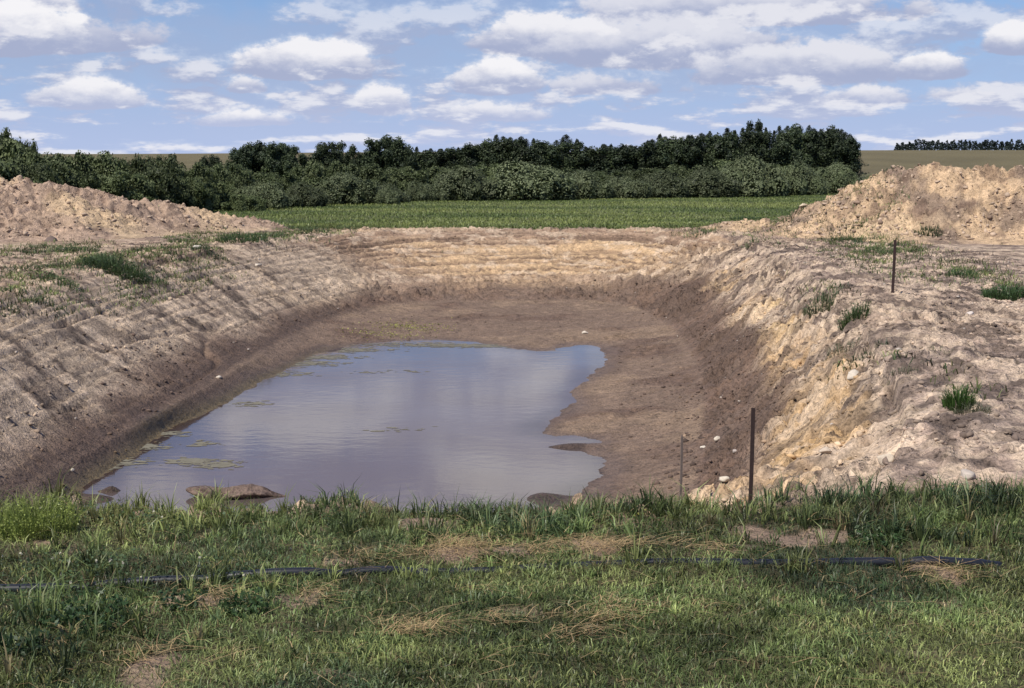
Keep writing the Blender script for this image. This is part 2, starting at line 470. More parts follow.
def soil_material():
    m, nt, out = new_mat("soil")
    p = nt.nodes.new("ShaderNodeBsdfPrincipled")
    at_ = nt.nodes.new("ShaderNodeAttribute"); at_.attribute_name = "Col"
    tc = nt.nodes.new("ShaderNodeTexCoord")
    a = noise_node(nt, 5.5, 5, .65, tc.outputs["Object"]); b = noise_node(nt, 22, 4, .6, tc.outputs["Object"])
    k = math_node(nt, 'ADD', math_node(nt, 'MULTIPLY', a.outputs["Fac"], .75), math_node(nt, 'MULTIPLY', b.outputs["Fac"], .75))
    k = math_node(nt, 'MULTIPLY_ADD', math_node(nt, 'SUBTRACT', k, .75), 1.7, 1.0)
    c3 = noise_node(nt, 11, 3, .7, tc.outputs["Object"])
    pit = nt.nodes.new("ShaderNodeMapRange"); pit.interpolation_type = 'SMOOTHSTEP'
    pit.inputs["From Min"].default_value = .34; pit.inputs["From Max"].default_value = .46; pit.inputs["To Min"].default_value = .52
    nt.links.new(c3.outputs["Fac"], pit.inputs["Value"])
    md = noise_node(nt, .9, 3, .6, tc.outputs["Object"])
    mr = nt.nodes.new("ShaderNodeMapRange"); mr.interpolation_type = 'SMOOTHSTEP'
    mr.inputs["From Min"].default_value = .40; mr.inputs["From Max"].default_value = .62; mr.inputs["To Min"].default_value = .08
    nt.links.new(md.outputs["Fac"], mr.inputs["Value"])
    pf = math_node(nt, 'MULTIPLY_ADD', math_node(nt, 'SUBTRACT', pit.outputs["Result"], 1), mr.outputs["Result"], 1)
    k = math_node(nt, 'MAXIMUM', math_node(nt, 'MULTIPLY', k, pf), .25)
    mul = nt.nodes.new("ShaderNodeVectorMath"); mul.operation = 'SCALE'
    nt.links.new(at_.outputs["Color"], mul.inputs[0]); nt.links.new(k, mul.inputs["Scale"])
    nt.links.new(mul.outputs[0], p.inputs["Base Color"])
    r = math_node(nt, 'MULTIPLY_ADD', at_.outputs["Alpha"], -.5, .97)
    nt.links.new(r, p.inputs["Roughness"]); p.inputs["Specular IOR Level"].default_value = .25
    bn = nt.nodes.new("ShaderNodeBump"); bn.inputs["Distance"].default_value = .10
    bn.inputs["Strength"].default_value = .9
    hsum = math_node(nt, 'ADD', a.outputs["Fac"], math_node(nt, 'MULTIPLY', b.outputs["Fac"], .35))
    nt.links.new(hsum, bn.inputs["Height"]); nt.links.new(bn.outputs[0], p.inputs["Normal"])
    nt.links.new(p.outputs[0], out.inputs[0])
    return m


def leaf_material(name, trans=.3, rough=.6, tint=(1, 1, 1)):
    m, nt, out = new_mat(name)
    at_ = nt.nodes.new("ShaderNodeAttribute"); at_.attribute_name = "Col"
    oi = nt.nodes.new("ShaderNodeObjectInfo")
    k = math_node(nt, 'MULTIPLY_ADD', oi.outputs["Random"], .6, .70)
    sc = nt.nodes.new("ShaderNodeVectorMath"); sc.operation = 'SCALE'
    nt.links.new(at_.outputs["Color"], sc.inputs[0]); nt.links.new(k, sc.inputs["Scale"])
    t = nt.nodes.new("ShaderNodeVectorMath"); t.operation = 'MULTIPLY'
    nt.links.new(sc.outputs[0], t.inputs[0]); t.inputs[1].default_value = tint
    p = nt.nodes.new("ShaderNodeBsdfPrincipled"); p.inputs["Roughness"].default_value = rough
    p.inputs["Specular IOR Level"].default_value = .3
    nt.links.new(t.outputs[0], p.inputs["Base Color"])
    tr = nt.nodes.new("ShaderNodeBsdfTranslucent")
    nt.links.new(t.outputs[0], tr.inputs["Color"])
    mx = nt.nodes.new("ShaderNodeMixShader"); mx.inputs[0].default_value = trans
    nt.links.new(p.outputs[0], mx.inputs[1]); nt.links.new(tr.outputs[0], mx.inputs[2])
    nt.links.new(mx.outputs[0], out.inputs[0])
    return m


def simple_material(name, c, rough=.8, var=.35, scale=20, bump=.0, spec=.4, metallic=0):
    m, nt, out = new_mat(name)
    p = nt.nodes.new("ShaderNodeBsdfPrincipled"); p.inputs["Roughness"].default_value = rough
    p.inputs["Specular IOR Level"].default_value = spec; p.inputs["Metallic"].default_value = metallic
    tc = nt.nodes.new("ShaderNodeTexCoord")
    n = noise_node(nt, scale, 5, .6, tc.outputs["Object"])
    rp = nt.nodes.new("ShaderNodeMix"); rp.data_type = 'RGBA'
    rp.inputs["A"].default_value = (*[v * (1 - var) for v in c], 1); rp.inputs["B"].default_value = (*[min(1, v * (1 + var)) for v in c], 1)
    nt.links.new(n.outputs["Fac"], rp.inputs["Factor"]); nt.links.new(rp.outputs["Result"], p.inputs["Base Color"])
    if bump:
        b = nt.nodes.new("ShaderNodeBump"); b.inputs["Strength"].default_value = .8; b.inputs["Distance"].default_value = bump
        nt.links.new(n.outputs["Fac"], b.inputs["Height"]); nt.links.new(b.outputs[0], p.inputs["Normal"])
    nt.links.new(p.outputs[0], out.inputs[0])
    return m


SOIL = soil_material()
GRASS = leaf_material("grass_blades", .30, .42)
LEAF = leaf_material("leaves", .25, .6)
NEEDLE = leaf_material("needles", .12, .7)
BARK = simple_material("bark", (.10, .085, .07), .95, .4, 8, .01)
CLOD = leaf_material("clod_soil", 0.0, .97)
STRAWM = leaf_material("dry_straw", .25, .7)

# ------------------------------------------------------------------ ground sheet
def grow(a, b, step0, ratio=1.12):
    v, s, o = a, step0, []
    sg = 1 if b > a else -1
    while (b - v) * sg > 0:
        s *= ratio; v += sg * s; o.append(v)
    return o


xs = list(np.arange(-20, 18.001, .05))
xs = sorted(xs + grow(-20, -3500, .05, 1.14) + grow(18, 3500, .05, 1.14))
ys, v = [], 6.0
while v < 71: ys.append(v); v += .038 + .0006 * v
ys = sorted(ys + grow(71, 3600, .1, 1.10) + grow(6, -300, .06, 1.3))
xs, ys = np.array(xs), np.array(ys)
X, Y = np.meshgrid(xs, ys)
Z, zn = terrain(X, Y)
C, wet, _ = soil_colour(X, Y, zn)
nx, ny = len(xs), len(ys)
I = np.arange(nx * ny).reshape(ny, nx)
quads = np.stack([I[:-1, :-1], I[:-1, 1:], I[1:, 1:], I[1:, :-1]], -1).reshape(-1, 4)
me = mesh_np("ground", np.stack([X, Y, Z], -1).reshape(-1, 3), quads,
             np.concatenate([C, wet[..., None]], -1).reshape(-1, 4), smooth=True)
ground = tag(link("ground", me, SOIL), kind="structure")


def gz(x, y):
    return terrain(np.atleast_1d(np.asarray(x, float)), np.atleast_1d(np.asarray(y, float)))[0]


def hit(px, py, extra=None):
    """where the view ray through a pixel meets the ground"""
    d = ray(px, py)
    k = np.concatenate([np.arange(7, 40, .02), np.arange(40, 140, .05)])
    x, y, z = d[0] * k, d[1] * k, CAM_Z + d[2] * k
    g = gz(x, y)
    if extra is not None: g = np.maximum(g, extra(x, y))
    w = np.nonzero(z < g)[0]
    i = w[0] if len(w) else len(k) - 1
    return np.array([x[i], y[i], g[i]])


# ------------------------------------------------------------------ spoil heaps
def build_pile(ridge, seed, x0, x1, y0, y1, label, tone):
    xs, ys = np.arange(x0, x1, .07), np.arange(y0, y1, .07)
    X, Y = np.meshgrid(xs, ys)
    hgt = pile_height(X, Y, ridge, seed)
    G, zn = terrain(X, Y)
    Z = G + hgt - .03 - .10 * sstep(.10, .0, hgt)
    n1, n2 = fbm(X * .5, Y * .5, seed + 20, 4), fbm(X * 1.8, Y * 1.8, seed + 21, 3)
    C = np.broadcast_to(np.array(tone), X.shape + (3,)).copy()
    C = mixc(C, PINK * .95, sstep(.50, .68, n1) * .6)
    C = mixc(C, DGREY * 1.05, sstep(.55, .7, fbm(X * .7 + 3, Y * .7, seed + 22, 4)) * .75)
    C = mixc(C, BROWN * .9, sstep(.58, .70, n2) * .6)
    C = mixc(C, lerp(OCHRE, STRIPE, .4), sstep(.52, .68, fbm(X * .3 + 9, Y * .3, seed + 23, 3)) * .8)
    C = C * (.72 + .56 * fbm(X * 4.5, Y * 4.5, seed + 24, 2))[..., None]
    keep = hgt > .0
    I = np.arange(X.size).reshape(X.shape)
    fk = keep[:-1, :-1] | keep[1:, :-1] | keep[:-1, 1:] | keep[1:, 1:]
    Q = np.stack([I[:-1, :-1], I[:-1, 1:], I[1:, 1:], I[1:, :-1]], -1)[fk]
    used = np.unique(Q)
    remap = np.zeros(X.size, int); remap[used] = np.arange(len(used))
    V = np.stack([X, Y, Z], -1).reshape(-1, 3)[used]
    base = np.array([V[:, 0].mean(), V[:, 1].mean(), 0])
    Cc = np.concatenate([C, np.zeros(X.shape + (1,))], -1).reshape(-1, 4)[used]
    me = mesh_np("spoil_heap", V - base, remap[Q], Cc, smooth=True)
    return tag(link("spoil_heap", me, SOIL, loc=base), label, "dirt pile")


build_pile(PILE_L, 200, -40, -9, 48, 70, "long pinkish tan heap of dug earth on the left, in front of tall bushes", lerp(PINK, PALE, .35) * np.array([1.0, .96, .95]))
build_pile(PILE_R, 300, 4.5, 34, 45, 70, "yellowish heap of dug earth on the right with a steep left shoulder", lerp(OCHRE, PALE, .45) * np.array([1.0, .96, .90]))


def pile_any(x, y):
    g = gz(x, y) - .03
    return np.maximum(g + pile_height(x, y, PILE_L, 200), g + pile_height(x, y, PILE_R, 300))


# ------------------------------------------------------------------ pond water
def water_material():
    m, nt, out = new_mat("pond_water")
    tc = nt.nodes.new("ShaderNodeTexCoord")
    mp = nt.nodes.new("ShaderNodeMapping"); mp.inputs["Scale"].default_value = (1, 1.6, 1)
    nt.links.new(tc.outputs["Object"], mp.inputs[0])
    n = noise_node(nt, 2.2, 4, .55, mp.outputs[0])
    big = noise_node(nt, .35, 3, .5, tc.outputs["Object"])
    b = nt.nodes.new("ShaderNodeBump"); b.inputs["Strength"].default_value = .22; b.inputs["Distance"].default_value = .02
    nt.links.new(math_node(nt, 'MULTIPLY', n.outputs["Fac"], big.outputs["Fac"]), b.inputs["Height"])
    fr = nt.nodes.new("ShaderNodeFresnel"); fr.inputs["IOR"].default_value = 1.33
    nt.links.new(b.outputs[0], fr.inputs["Normal"])
    gl = nt.nodes.new("ShaderNodeBsdfGlossy"); gl.inputs["Roughness"].default_value = .055
    nt.links.new(b.outputs[0], gl.inputs["Normal"])
    tr = nt.nodes.new("ShaderNodeBsdfTransparent"); tr.inputs["Color"].default_value = (.55, .42, .32, 1)
    df = nt.nodes.new("ShaderNodeBsdfDiffuse"); df.inputs["Color"].default_value = (.18, .14, .135, 1)
    body = nt.nodes.new("ShaderNodeMixShader"); dp = nt.nodes.new('ShaderNodeAttribute'); dp.attribute_name = 'Col'
    nt.links.new(math_node(nt, 'MULTIPLY_ADD', dp.outputs['Fac'], .42, .10), body.inputs[0])
    fs = math_node(nt, 'MULTIPLY', fr.outputs[0], math_node(nt, 'MULTIPLY_ADD', big.outputs['Fac'], .7, .96))
    nt.links.new(tr.outputs[0], body.inputs[1]); nt.links.new(df.outputs[0], body.inputs[2])
    mx = nt.nodes.new("ShaderNodeMixShader")
    nt.links.new(fs, mx.inputs[0]); nt.links.new(body.outputs[0], mx.inputs[1]); nt.links.new(gl.outputs[0], mx.inputs[2])
    nt.links.new(mx.outputs[0], out.inputs[0])
    return m


cw = WATER.mean(0)
wx = np.arange(WATER[:, 0].min() - .5, WATER[:, 0].max() + .6, .12); wy = np.arange(WATER[:, 1].min() - .5, WATER[:, 1].max() + .6, .12)
X, Y = np.meshgrid(wx, wy)
sW = zones(X, Y)[2]
I = np.arange(X.size).reshape(X.shape); kp = sW > -.45
fk = kp[:-1, :-1] & kp[1:, :-1] & kp[:-1, 1:] & kp[1:, 1:]
Q = np.stack([I[:-1, :-1], I[:-1, 1:], I[1:, 1:], I[1:, :-1]], -1)[fk]
us = np.unique(Q); rm = np.zeros(X.size, int); rm[us] = np.arange(len(us))
depth = sstep(-.1, .8, sW + .5 * (fbm(X * .8, Y * .8, 171, 3) - .5)).ravel()[us]
me = mesh_np("pond_water", np.c_[X.ravel()[us] - cw[0], Y.ravel()[us] - cw[1], np.zeros(len(us))], rm[Q], np.tile(depth[:, None], (1, 3)))
link("pond_water", me, water_material(), loc=(cw[0], cw[1], ZW))["kind"] = "structure"


# ------------------------------------------------------------------ grass blades
def blades(name, P, h, w, lean, col, mat, kind="stuff", az=None, curl=1.0, base=None, parent=None, build=True):
    n = len(P)
    az = rng.uniform(0, 2 * np.pi, n) if az is None else az
    fac = rng.uniform(0, 2 * np.pi, n)
    dx, dy = np.cos(az), np.sin(az)
    wx, wy = np.cos(fac) * w / 2, np.sin(fac) * w / 2
    l1 = lean * .35; l2 = lean * (1 + .35 * curl)
    zt = np.sqrt(np.maximum(1 - np.minimum(l2, .95) ** 2, .08))
    B = P
    M = P + np.stack([dx * l1 * h, dy * l1 * h, h * .55 * np.ones(n)], 1)
    T = P + np.stack([dx * l2 * h, dy * l2 * h, h * zt], 1)
    O = np.stack([wx, wy, np.zeros(n)], 1)
    V = np.stack([B - O, B + O, M - O * .8, M + O * .8, T], 1).reshape(-1, 3)
    i = np.arange(n) * 5
    F = np.concatenate([np.stack([i, i + 1, i + 3], 1), np.stack([i, i + 3, i + 2], 1), np.stack([i + 2, i + 3, i + 4], 1)])
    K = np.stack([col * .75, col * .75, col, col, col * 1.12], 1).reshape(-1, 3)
    if not build: return V, F, K
    if base is not None: V = V - np.asarray(base)
    me = mesh_np(name, V, F, K)
    o = link(name, me, mat, parent, loc=base)
    if kind: o["kind"] = kind
    return o


def scatter(n, x0, x1, y0, y1, dens):
    x, y = rng.uniform(x0, x1, n), rng.uniform(y0, y1, n)
    d = dens(x, y)
    k = rng.random(n) < d
    return x[k], y[k]


G_A = np.array([.110, .150, .052]); G_B = np.array([.235, .262, .095]); G_C = np.array([.046, .078, .040]); G_D = np.array([.20, .165, .085])


def grass_cols(x, y, dry=.12, seed=70):
    n = len(x)
    c = mixc(np.broadcast_to(G_A, (n, 3)), G_B, sstep(.35, .7, fbm(x * 1.1, y * 1.1, seed, 3)) * .8)
    c = mixc(c, G_C, sstep(.5, .7, fbm(x * .8 + 5, y * .8, seed + 1, 3)) * .8)
    d = rng.random(n) < dry * (.3 + 1.4 * fbm(x * .9, y * .9, seed + 2, 2))
    c = np.where(d[:, None], G_D * rng.uniform(.7, 1.3, (n, 1)), c)
    c = c * lerp(.58, 1.25, sstep(.3, .7, fbm(x * 2.6, y * 2.6, seed + 3, 2)))[:, None]
    c = c * lerp(.68, 1.22, sstep(.36, .56, fbm(x * .8, y * 1.1, 419, 3)))[:, None]
    return c * rng.uniform(.6, 1.5, (n, 1))


def near_edge(x):
    return 12.35 + .10 * np.maximum(x - 2.5, 0) + .25 * (fbm(x * .9, x * 0 + 3, 71, 2) - .5)


def bareness(x, y):
    b = blob_mask(x, y, BARE)
    return np.clip(b + .35 * (fbm(x * 2.2, y * 2.2, 72, 3) - .5), 0, 1)


# short turf
x, y = scatter(240000, -8.5, 8.5, 7.2, 12.6, lambda x, y: (1 - .88 * sstep(.35, .75, bareness(x, y))) * (y < near_edge(x)) * lerp(.75, 1, fbm(x * 3, y * 3, 73, 2)) * lerp(1, .55, sstep(9.8, 11, y)))
h = rng.uniform(.035, .10, len(x)) * lerp(.7, 1.35, fbm(x * 1.3, y * 1.3, 74, 2))
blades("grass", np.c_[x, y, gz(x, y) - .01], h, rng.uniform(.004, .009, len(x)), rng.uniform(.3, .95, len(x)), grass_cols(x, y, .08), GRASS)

# taller grass towards the brink and in dark clumps on the left
TALL = [(80, 620, 90, 30, 1), (190, 640, 40, 14, .7), (250, 590, 45, 12, .8), (60, 575, 60, 12, .7), (30, 660, 50, 30, .8), (520, 575, 40, 8, .5), (640, 580, 60, 10, .55), (880, 545, 70, 14, .8), (980, 530, 60, 20, .9),
        (75, 594, 20, 5, .9), (215, 590, 40, 5, .9), (330, 584, 18, 5, .9), (425, 579, 25, 5, .8), (805, 574, 18, 5, .9), (903, 573, 7, 4, .9), (720, 575, 30, 4, .6)]


def tall_d(x, y):
    e = near_edge(x)
    rim = sstep(10.4, 11.6, y) * (y < e)
    d = np.maximum(rim * lerp(.45, 1, sstep(.35, .6, fbm(x * 1.4, y * 1.4, 75, 3))), blob_mask(x, y, TALL) * .75)
    return d * (1 - .93 * sstep(.35, .75, bareness(x, y)))


def tufts(name, n0, dens, kmin, kmax, h0, h1, w0, w1, spread, dry, seed, hue=None):
    cx, cy = scatter(n0, -8.5, 8.5, 7.3, 13.0, dens)
    k = rng.integers(kmin, kmax, len(cx))
    i = np.repeat(np.arange(len(cx)), k)
    r = rng.random(len(i)) ** .7 * spread * rng.uniform(.5, 1.4, len(cx))[i]
    a = rng.uniform(0, 6.28, len(i))
    x, y = cx[i] + r * np.cos(a), cy[i] + r * np.sin(a)
    th = (h0 + (h1 - h0) * rng.random(len(cx)) ** 1.6)[i]
    h = th * rng.uniform(.5, 1.1, len(i))
    lean = np.clip(rng.uniform(.05, .35, len(i)) + r / spread * .5, 0, .95)
    c = grass_cols(cx, cy, dry, seed)[i] * rng.uniform(.7, 1.3, (len(i), 1))
    if hue is not None: c = hue(x, y, c)
    k = rng.random(len(i)) < .10
    c[k] = c[k] * .6 + np.array([.12, .13, .05])  # scattered blades painted brighter, standing in for sunlit highlights
    return blades(name, np.c_[x, y, gz(x, y) - .01], h, rng.uniform(w0, w1, len(i)), lean, c, GRASS, az=a + rng.normal(0, .5, len(i)))


def warm_left(x, y, c):
    return mixc(c, np.array([.17, .19, .06]), sstep(1.5, -4, x) * sstep(10.2, 11.4, y) * .5)


def tuft_d(x, y):
    return lerp(.25, 1, sstep(.35, .62, fbm(x * 1.1 + 4, y * 1.1, 88, 3))) * (1 - .9 * sstep(.35, .75, bareness(x, y))) * (y < near_edge(x)) * lerp(1, .8, sstep(9, 11, y))


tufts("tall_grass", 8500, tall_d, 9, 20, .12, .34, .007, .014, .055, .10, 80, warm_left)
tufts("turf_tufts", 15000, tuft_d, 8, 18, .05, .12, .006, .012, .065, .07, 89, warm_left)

# sparse grass on the banks and spoil edges
BANKG = [(115, 262, 36, 18, 1), (60, 268, 50, 16, .8), (25, 295, 40, 10, .8), (170, 256, 40, 9, .85), (40, 250, 50, 8, .5), (195, 262, 40, 8, .6), (140, 275, 30, 8, .7), (235, 240, 60, 6, .9), (290, 236, 40, 6, .95), (330, 230, 40, 5, .9), (200, 237, 30, 5, .5),
         (100, 285, 30, 6, .3), (745, 221, 28, 5, .8), (690, 229, 30, 4, .5), (800, 225, 30, 4, .5), (850, 232, 34, 7, .8), (872, 245, 40, 9, .85), (860, 258, 40, 8, .5), (930, 258, 30, 8, .3), (966, 270, 26, 7, .6), (995, 278, 30, 8, .35),
         (925, 222, 30, 3, .7), (822, 290, 16, 12, .35), (845, 350, 22, 9, .3), (870, 350, 22, 7, .3), (900, 366, 16, 7, .3), (960, 392, 26, 18, .25), (1010, 288, 24, 10, .8), (750, 240, 10, 8, .3), (780, 232, 40, 6, .25), (900, 275, 50, 10, .2)]


def bank_d(x, y):
    return blob_mask(x, y, BANKG) * sstep(.28, .5, fbm(x * 1.6, y * 1.6, 77, 3)) * 1.3 + .0015


x, y = scatter(520000, -24, 21, 17, 66, bank_d)
ok = (zones(x, y)[3] < .35) & (y > 14)
x, y = x[ok], y[ok]
pz = pile_any(x, y)
h = rng.uniform(.10, .26, len(x))
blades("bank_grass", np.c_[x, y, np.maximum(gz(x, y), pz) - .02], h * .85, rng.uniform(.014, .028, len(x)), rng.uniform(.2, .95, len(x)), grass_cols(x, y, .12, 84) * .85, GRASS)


# meadow beyond the pit
def meadow_d(x, y):
    left = sstep(-11.5 - .35 * np.maximum(y - 62, 0), -9 - .35 * np.maximum(y - 62, 0), x)
    e = 62.0 + 1.2 * (fbm(x * .16, y * .16, 54, 3) - .5)
    return (y > e) * left * lerp(.35, 1, fbm(x * .3, y * .3, 78, 2))


x = rng.uniform(-40, 40, 260000); y = 61.5 + 66 * rng.random(260000) ** 1.5
k = rng.random(len(x)) < meadow_d(x, y); x, y = x[k], y[k]
pz = np.maximum(pile_height(x, y, PILE_R, 300), pile_height(x, y, PILE_L, 200)); k = pz < .14; x, y = x[k], y[k]
h = rng.uniform(.10, .24, len(x)) * lerp(.6, 1.3, fbm(x * .2, y * .4, 79, 2)); h *= lerp(1.25, .9, sstep(62, 70, y))
c = mixc(np.broadcast_to(np.array([.098, .132, .040]), (len(x), 3)), np.array([.180, .208, .066]), sstep(.4, .65, fbm(x * .05, y * .22, 61, 3)))
c = mixc(c, np.array([.045, .075, .024]), sstep(66, 62, y) * .6)
blades("meadow_grass", np.c_[x, y, gz(x, y) - .02], h, rng.uniform(.03, .06, len(x)), rng.uniform(.3, 1.0, len(x)), c * 1.35 * rng.uniform(.8, 1.2, (len(x), 1)), GRASS)

# dry straw lying about
def straw_d(x, y):
    return blob_mask(x, y, STRAW) * .9 * sstep(.3, .6, fbm(x * 3, y * 3, 86, 2)) + .006


x, y = scatter(170000, -6, 6, 7.4, 12.2, straw_d)
n = len(x)
az = rng.normal(0, .55, n) + np.where(rng.random(n) < .25, rng.uniform(0, 3, n), 0)
L = .05 + .26 * rng.random(n) ** 2.2
dirv = np.stack([np.cos(az), np.sin(az), rng.normal(.02, .10, n)], 1)
zb = gz(x, y) + rng.uniform(.02, .09, n)
A = np.c_[x, y, zb]
side = np.stack([-np.sin(az), np.cos(az), np.zeros(n)], 1) * rng.uniform(.0010, .0022, n)[:, None]
mid = A + dirv * (L * .5)[:, None] + np.c_[np.zeros((n, 2)), rng.uniform(0, .03, n)] + side * rng.normal(0, 4, n)[:, None]
end = A + dirv * L[:, None]
V = np.stack([A - side, A + side, mid - side, mid + side, end - side, end + side], 1).reshape(-1, 3)
i = np.arange(n) * 6
Fq = np.concatenate([np.stack([i, i + 1, i + 3, i + 2], 1), np.stack([i + 2, i + 3, i + 5, i + 4], 1)])
sc_ = mixc(np.broadcast_to(np.array([.60, .44, .23]), (n, 3)), np.array([.36, .24, .13]), rng.random(n)) * rng.uniform(.7, 1.2, (n, 1))
link("straw", mesh_np("straw", V, Fq, np.repeat(sc_, 6, 0)), STRAWM)["kind"] = "stuff"


# clover with pale flower heads, left of the pipe
def clover_d(x, y):
    return blob_mask(x, y, [(110, 578, 130, 12, 1), (40, 600, 60, 18, .7), (230, 588, 60, 12, .6), (300, 575, 60, 7, .4), (130, 530, 90, 14, .5)])


x, y = scatter(9000, -5.5, 0, 8.4, 12, clover_d)
n = len(x)
hh = rng.uniform(.05, .14, n)
zb = gz(x, y)
LV, LF, LC = [], [], []


def add_quads(cx, nrm, size, col, aspect=1.0):
    n = len(cx)
    r = rng.normal(size=(n, 3)); u = np.cross(nrm, r); u /= np.linalg.norm(u, axis=1)[:, None] + 1e-9
    v = np.cross(nrm, u); v /= np.linalg.norm(v, axis=1)[:, None] + 1e-9
    s = np.asarray(size)[:, None]
    V = np.stack([cx - u * s, cx - v * s * aspect, cx + u * s, cx + v * s * aspect], 1).reshape(-1, 3)
    F_ = np.arange(n * 4).reshape(n, 4)
    return V, F_, np.repeat(col, 4, 0)


def merge(parts):
    Vs, Fs, Cs, o = [], [], [], 0
    for V, F_, C in parts:
        Vs.append(V); Fs.append(F_ + o); Cs.append(C); o += len(V)
    return np.concatenate(Vs), Fs, np.concatenate(Cs)


nr = rng.normal(size=(n, 3)) * .5 + np.array([0, -.3, 1])
p1 = add_quads(np.c_[x, y, zb + hh], nr, rng.uniform(.008, .016, n), np.array([.06, .10, .04]) * rng.uniform(.7, 1.5, (n, 1)))
fk = rng.random(n) < .06
nf = fk.sum()
fl = [add_quads(np.c_[x, y, zb + hh + .025][fk] + rng.normal(0, .004, (nf, 3)), rng.normal(size=(nf, 3)), np.full(nf, .010), np.tile(np.array([.55, .52, .40]), (nf, 1))) for _ in range(3)]
V, Fs, Cc = merge([p1] + fl)
link("clover", mesh_np("clover", V, Fs, Cc), LEAF)["kind"] = "stuff"


# ------------------------------------------------------------------ clods and stones
def ico():
    import bmesh
    bm = bmesh.new(); bmesh.ops.create_icosphere(bm, subdivisions=1, radius=1)
    V = np.array([v.co[:] for v in bm.verts]); F_ = np.array([[v.index for v in f.verts] for f in bm.faces]); bm.free()
    return V, F_


IV, IF = ico()


def clods(name, x, y, z, r, cols):
    n = len(x)
    S = rng.uniform(.6, 1.35, (n, 1, 3)) * np.array([1, 1, .7])
    V = IV[None] * rng.uniform(.62, 1.3, (n, len(IV), 1))
    for _ in range(4):
        nn = rng.normal(size=(n, 1, 3)); nn /= np.linalg.norm(nn, axis=2, keepdims=True)
        q = (V * nn).sum(2, keepdims=True); V = V - nn * np.maximum(q - rng.uniform(.3, .75, (n, 1, 1)), 0)
    V = V * S * r[:, None, None]
    a = rng.uniform(0, 6.28, n); c, s = np.cos(a)[:, None], np.sin(a)[:, None]
    V = np.stack([V[..., 0] * c - V[..., 1] * s, V[..., 0] * s + V[..., 1] * c, V[..., 2]], -1) + np.c_[x, y, z][:, None, :]
    F_ = (IF[None] + (np.arange(n) * len(IV))[:, None, None]).reshape(-1, 3)
    o = link(name, mesh_np(name, V.reshape(-1, 3), F_, np.repeat(cols, len(IV), 0)), CLOD)
    o["kind"] = "stuff"
    return o


def clod_d(x, y):
    sR, sB, sW, t = zones(x, y)
    right = sstep(0.5, 3, x)
    bank = (sR > -7) * (sB < .6) * (y > 13) * (1 - sstep(.6, 1.02, t) * .85)
    cl = sstep(.4, .62, fbm(x * .9, y * .9, 95, 3))
    return bank * lerp(.15, 1, cl) * lerp(.35, 1, right) * (1 - .7 * sstep(50, 56, y))


x, y = scatter(150000, -18, 16, 13, 62, clod_d)
zn_ = zones(x, y); cc, _, _ = soil_colour(x, y, zn_)
r = .016 + .05 * rng.random(len(x)) ** 5
cc = cc * rng.uniform(.6, 1.3, (len(x), 1)); pal = rng.random(len(x)) < .025; cc[pal] = np.array([.42, .36, .31]) * rng.uniform(.7, 1.15, (pal.sum(), 1))
clods("bank_clods", x, y, gz(x, y) + r * .15, r, cc)
DX, DY = [], []
for px, py, sx, sy, n in [(705, 370, 25, 14, 90), (690, 395, 20, 22, 110), (680, 425, 14, 16, 70), (655, 355, 16, 6, 30), (150, 360, 30, 14, 110), (190, 385, 26, 14, 80), (740, 335, 30, 20, 90), (640, 385, 20, 20, 25), (120, 380, 40, 20, 60), (640, 470, 30, 25, 25), (610, 330, 60, 10, 60), (440, 300, 90, 8, 90), (720, 470, 25, 22, 60)]:
    for _ in range(n):
        q_ = rng.normal(0, .75, 2) + .5 * np.sin(np.arange(2) * 2 + _ * .37)
        c = at(px + q_[0] * sx, py + q_[1] * sy, -1.4); DX.append(c[0]); DY.append(c[1])
DX, DY = np.array(DX), np.array(DY)
zz_ = zones(DX, DY); k = (zz_[0] > .3) & (zz_[2] < -.15); DX, DY = DX[k], DY[k]
r = .016 + .055 * rng.random(len(DX)) ** 3
clods("damp_clods", DX, DY, gz(DX, DY) + r * .1, r, np.tile(np.array([.092, .064, .052]), (len(DX), 1)) * rng.uniform(.6, 1.4, (len(DX), 1)))
px_ = rng.uniform(-34, 30, 60000); py_ = rng.uniform(47, 63, 60000)
hl, hr = pile_height(px_, py_, PILE_L, 200), pile_height(px_, py_, PILE_R, 300)
hh = np.maximum(hl, hr); k = (hh > .15) & (rng.random(len(px_)) < .2 + .8 * sstep(.45, .6, fbm(px_ * .7, py_ * .7, 97, 3)))
px_, py_, hh = px_[k], py_[k], hh[k]
r = .03 + .12 * rng.random(len(px_)) ** 6
cc = mixc(np.broadcast_to(lerp(PINK, PALE, .5), (len(px_), 3)), BROWN, (rng.random(len(px_)) < .25) * .7) * rng.uniform(.7, 1.2, (len(px_), 1))
clods("heap_clods", px_, py_, gz(px_, py_) - .03 + hh + r * .1, r, cc)


def stone(px, py, size, col, label, seed, extra=None, name="stone"):
    p = hit(px, py, extra)
    import bmesh
    bm = bmesh.new(); bmesh.ops.create_icosphere(bm, subdivisions=3, radius=1)
    V = np.array([v.co[:] for v in bm.verts]); F_ = np.array([[v.index for v in f.verts] for f in bm.faces]); bm.free()
    r_ = np.random.default_rng(seed)
    d = np.ones(len(V))
    for _ in range(12):
        n_ = r_.normal(size=3); n_ /= np.linalg.norm(n_); c_ = r_.uniform(.42, .8)
        q = V @ n_
        d = np.minimum(d, np.where(q > .05, c_ / np.maximum(q, .05), 9))
    V = V * d[:, None] * np.array([1, .8, .62]) * size
    V[:, 2] += size * .12
    me = mesh_np(name, V, F_)
    o = link(name, me, simple_material("stone_surface", col, .9, .3, 14 / max(size, .05) * .2, .01))
    o.location = p; o.rotation_euler.z = r_.uniform(0, 6)
    return tag(o, label, name.replace("_", " "))


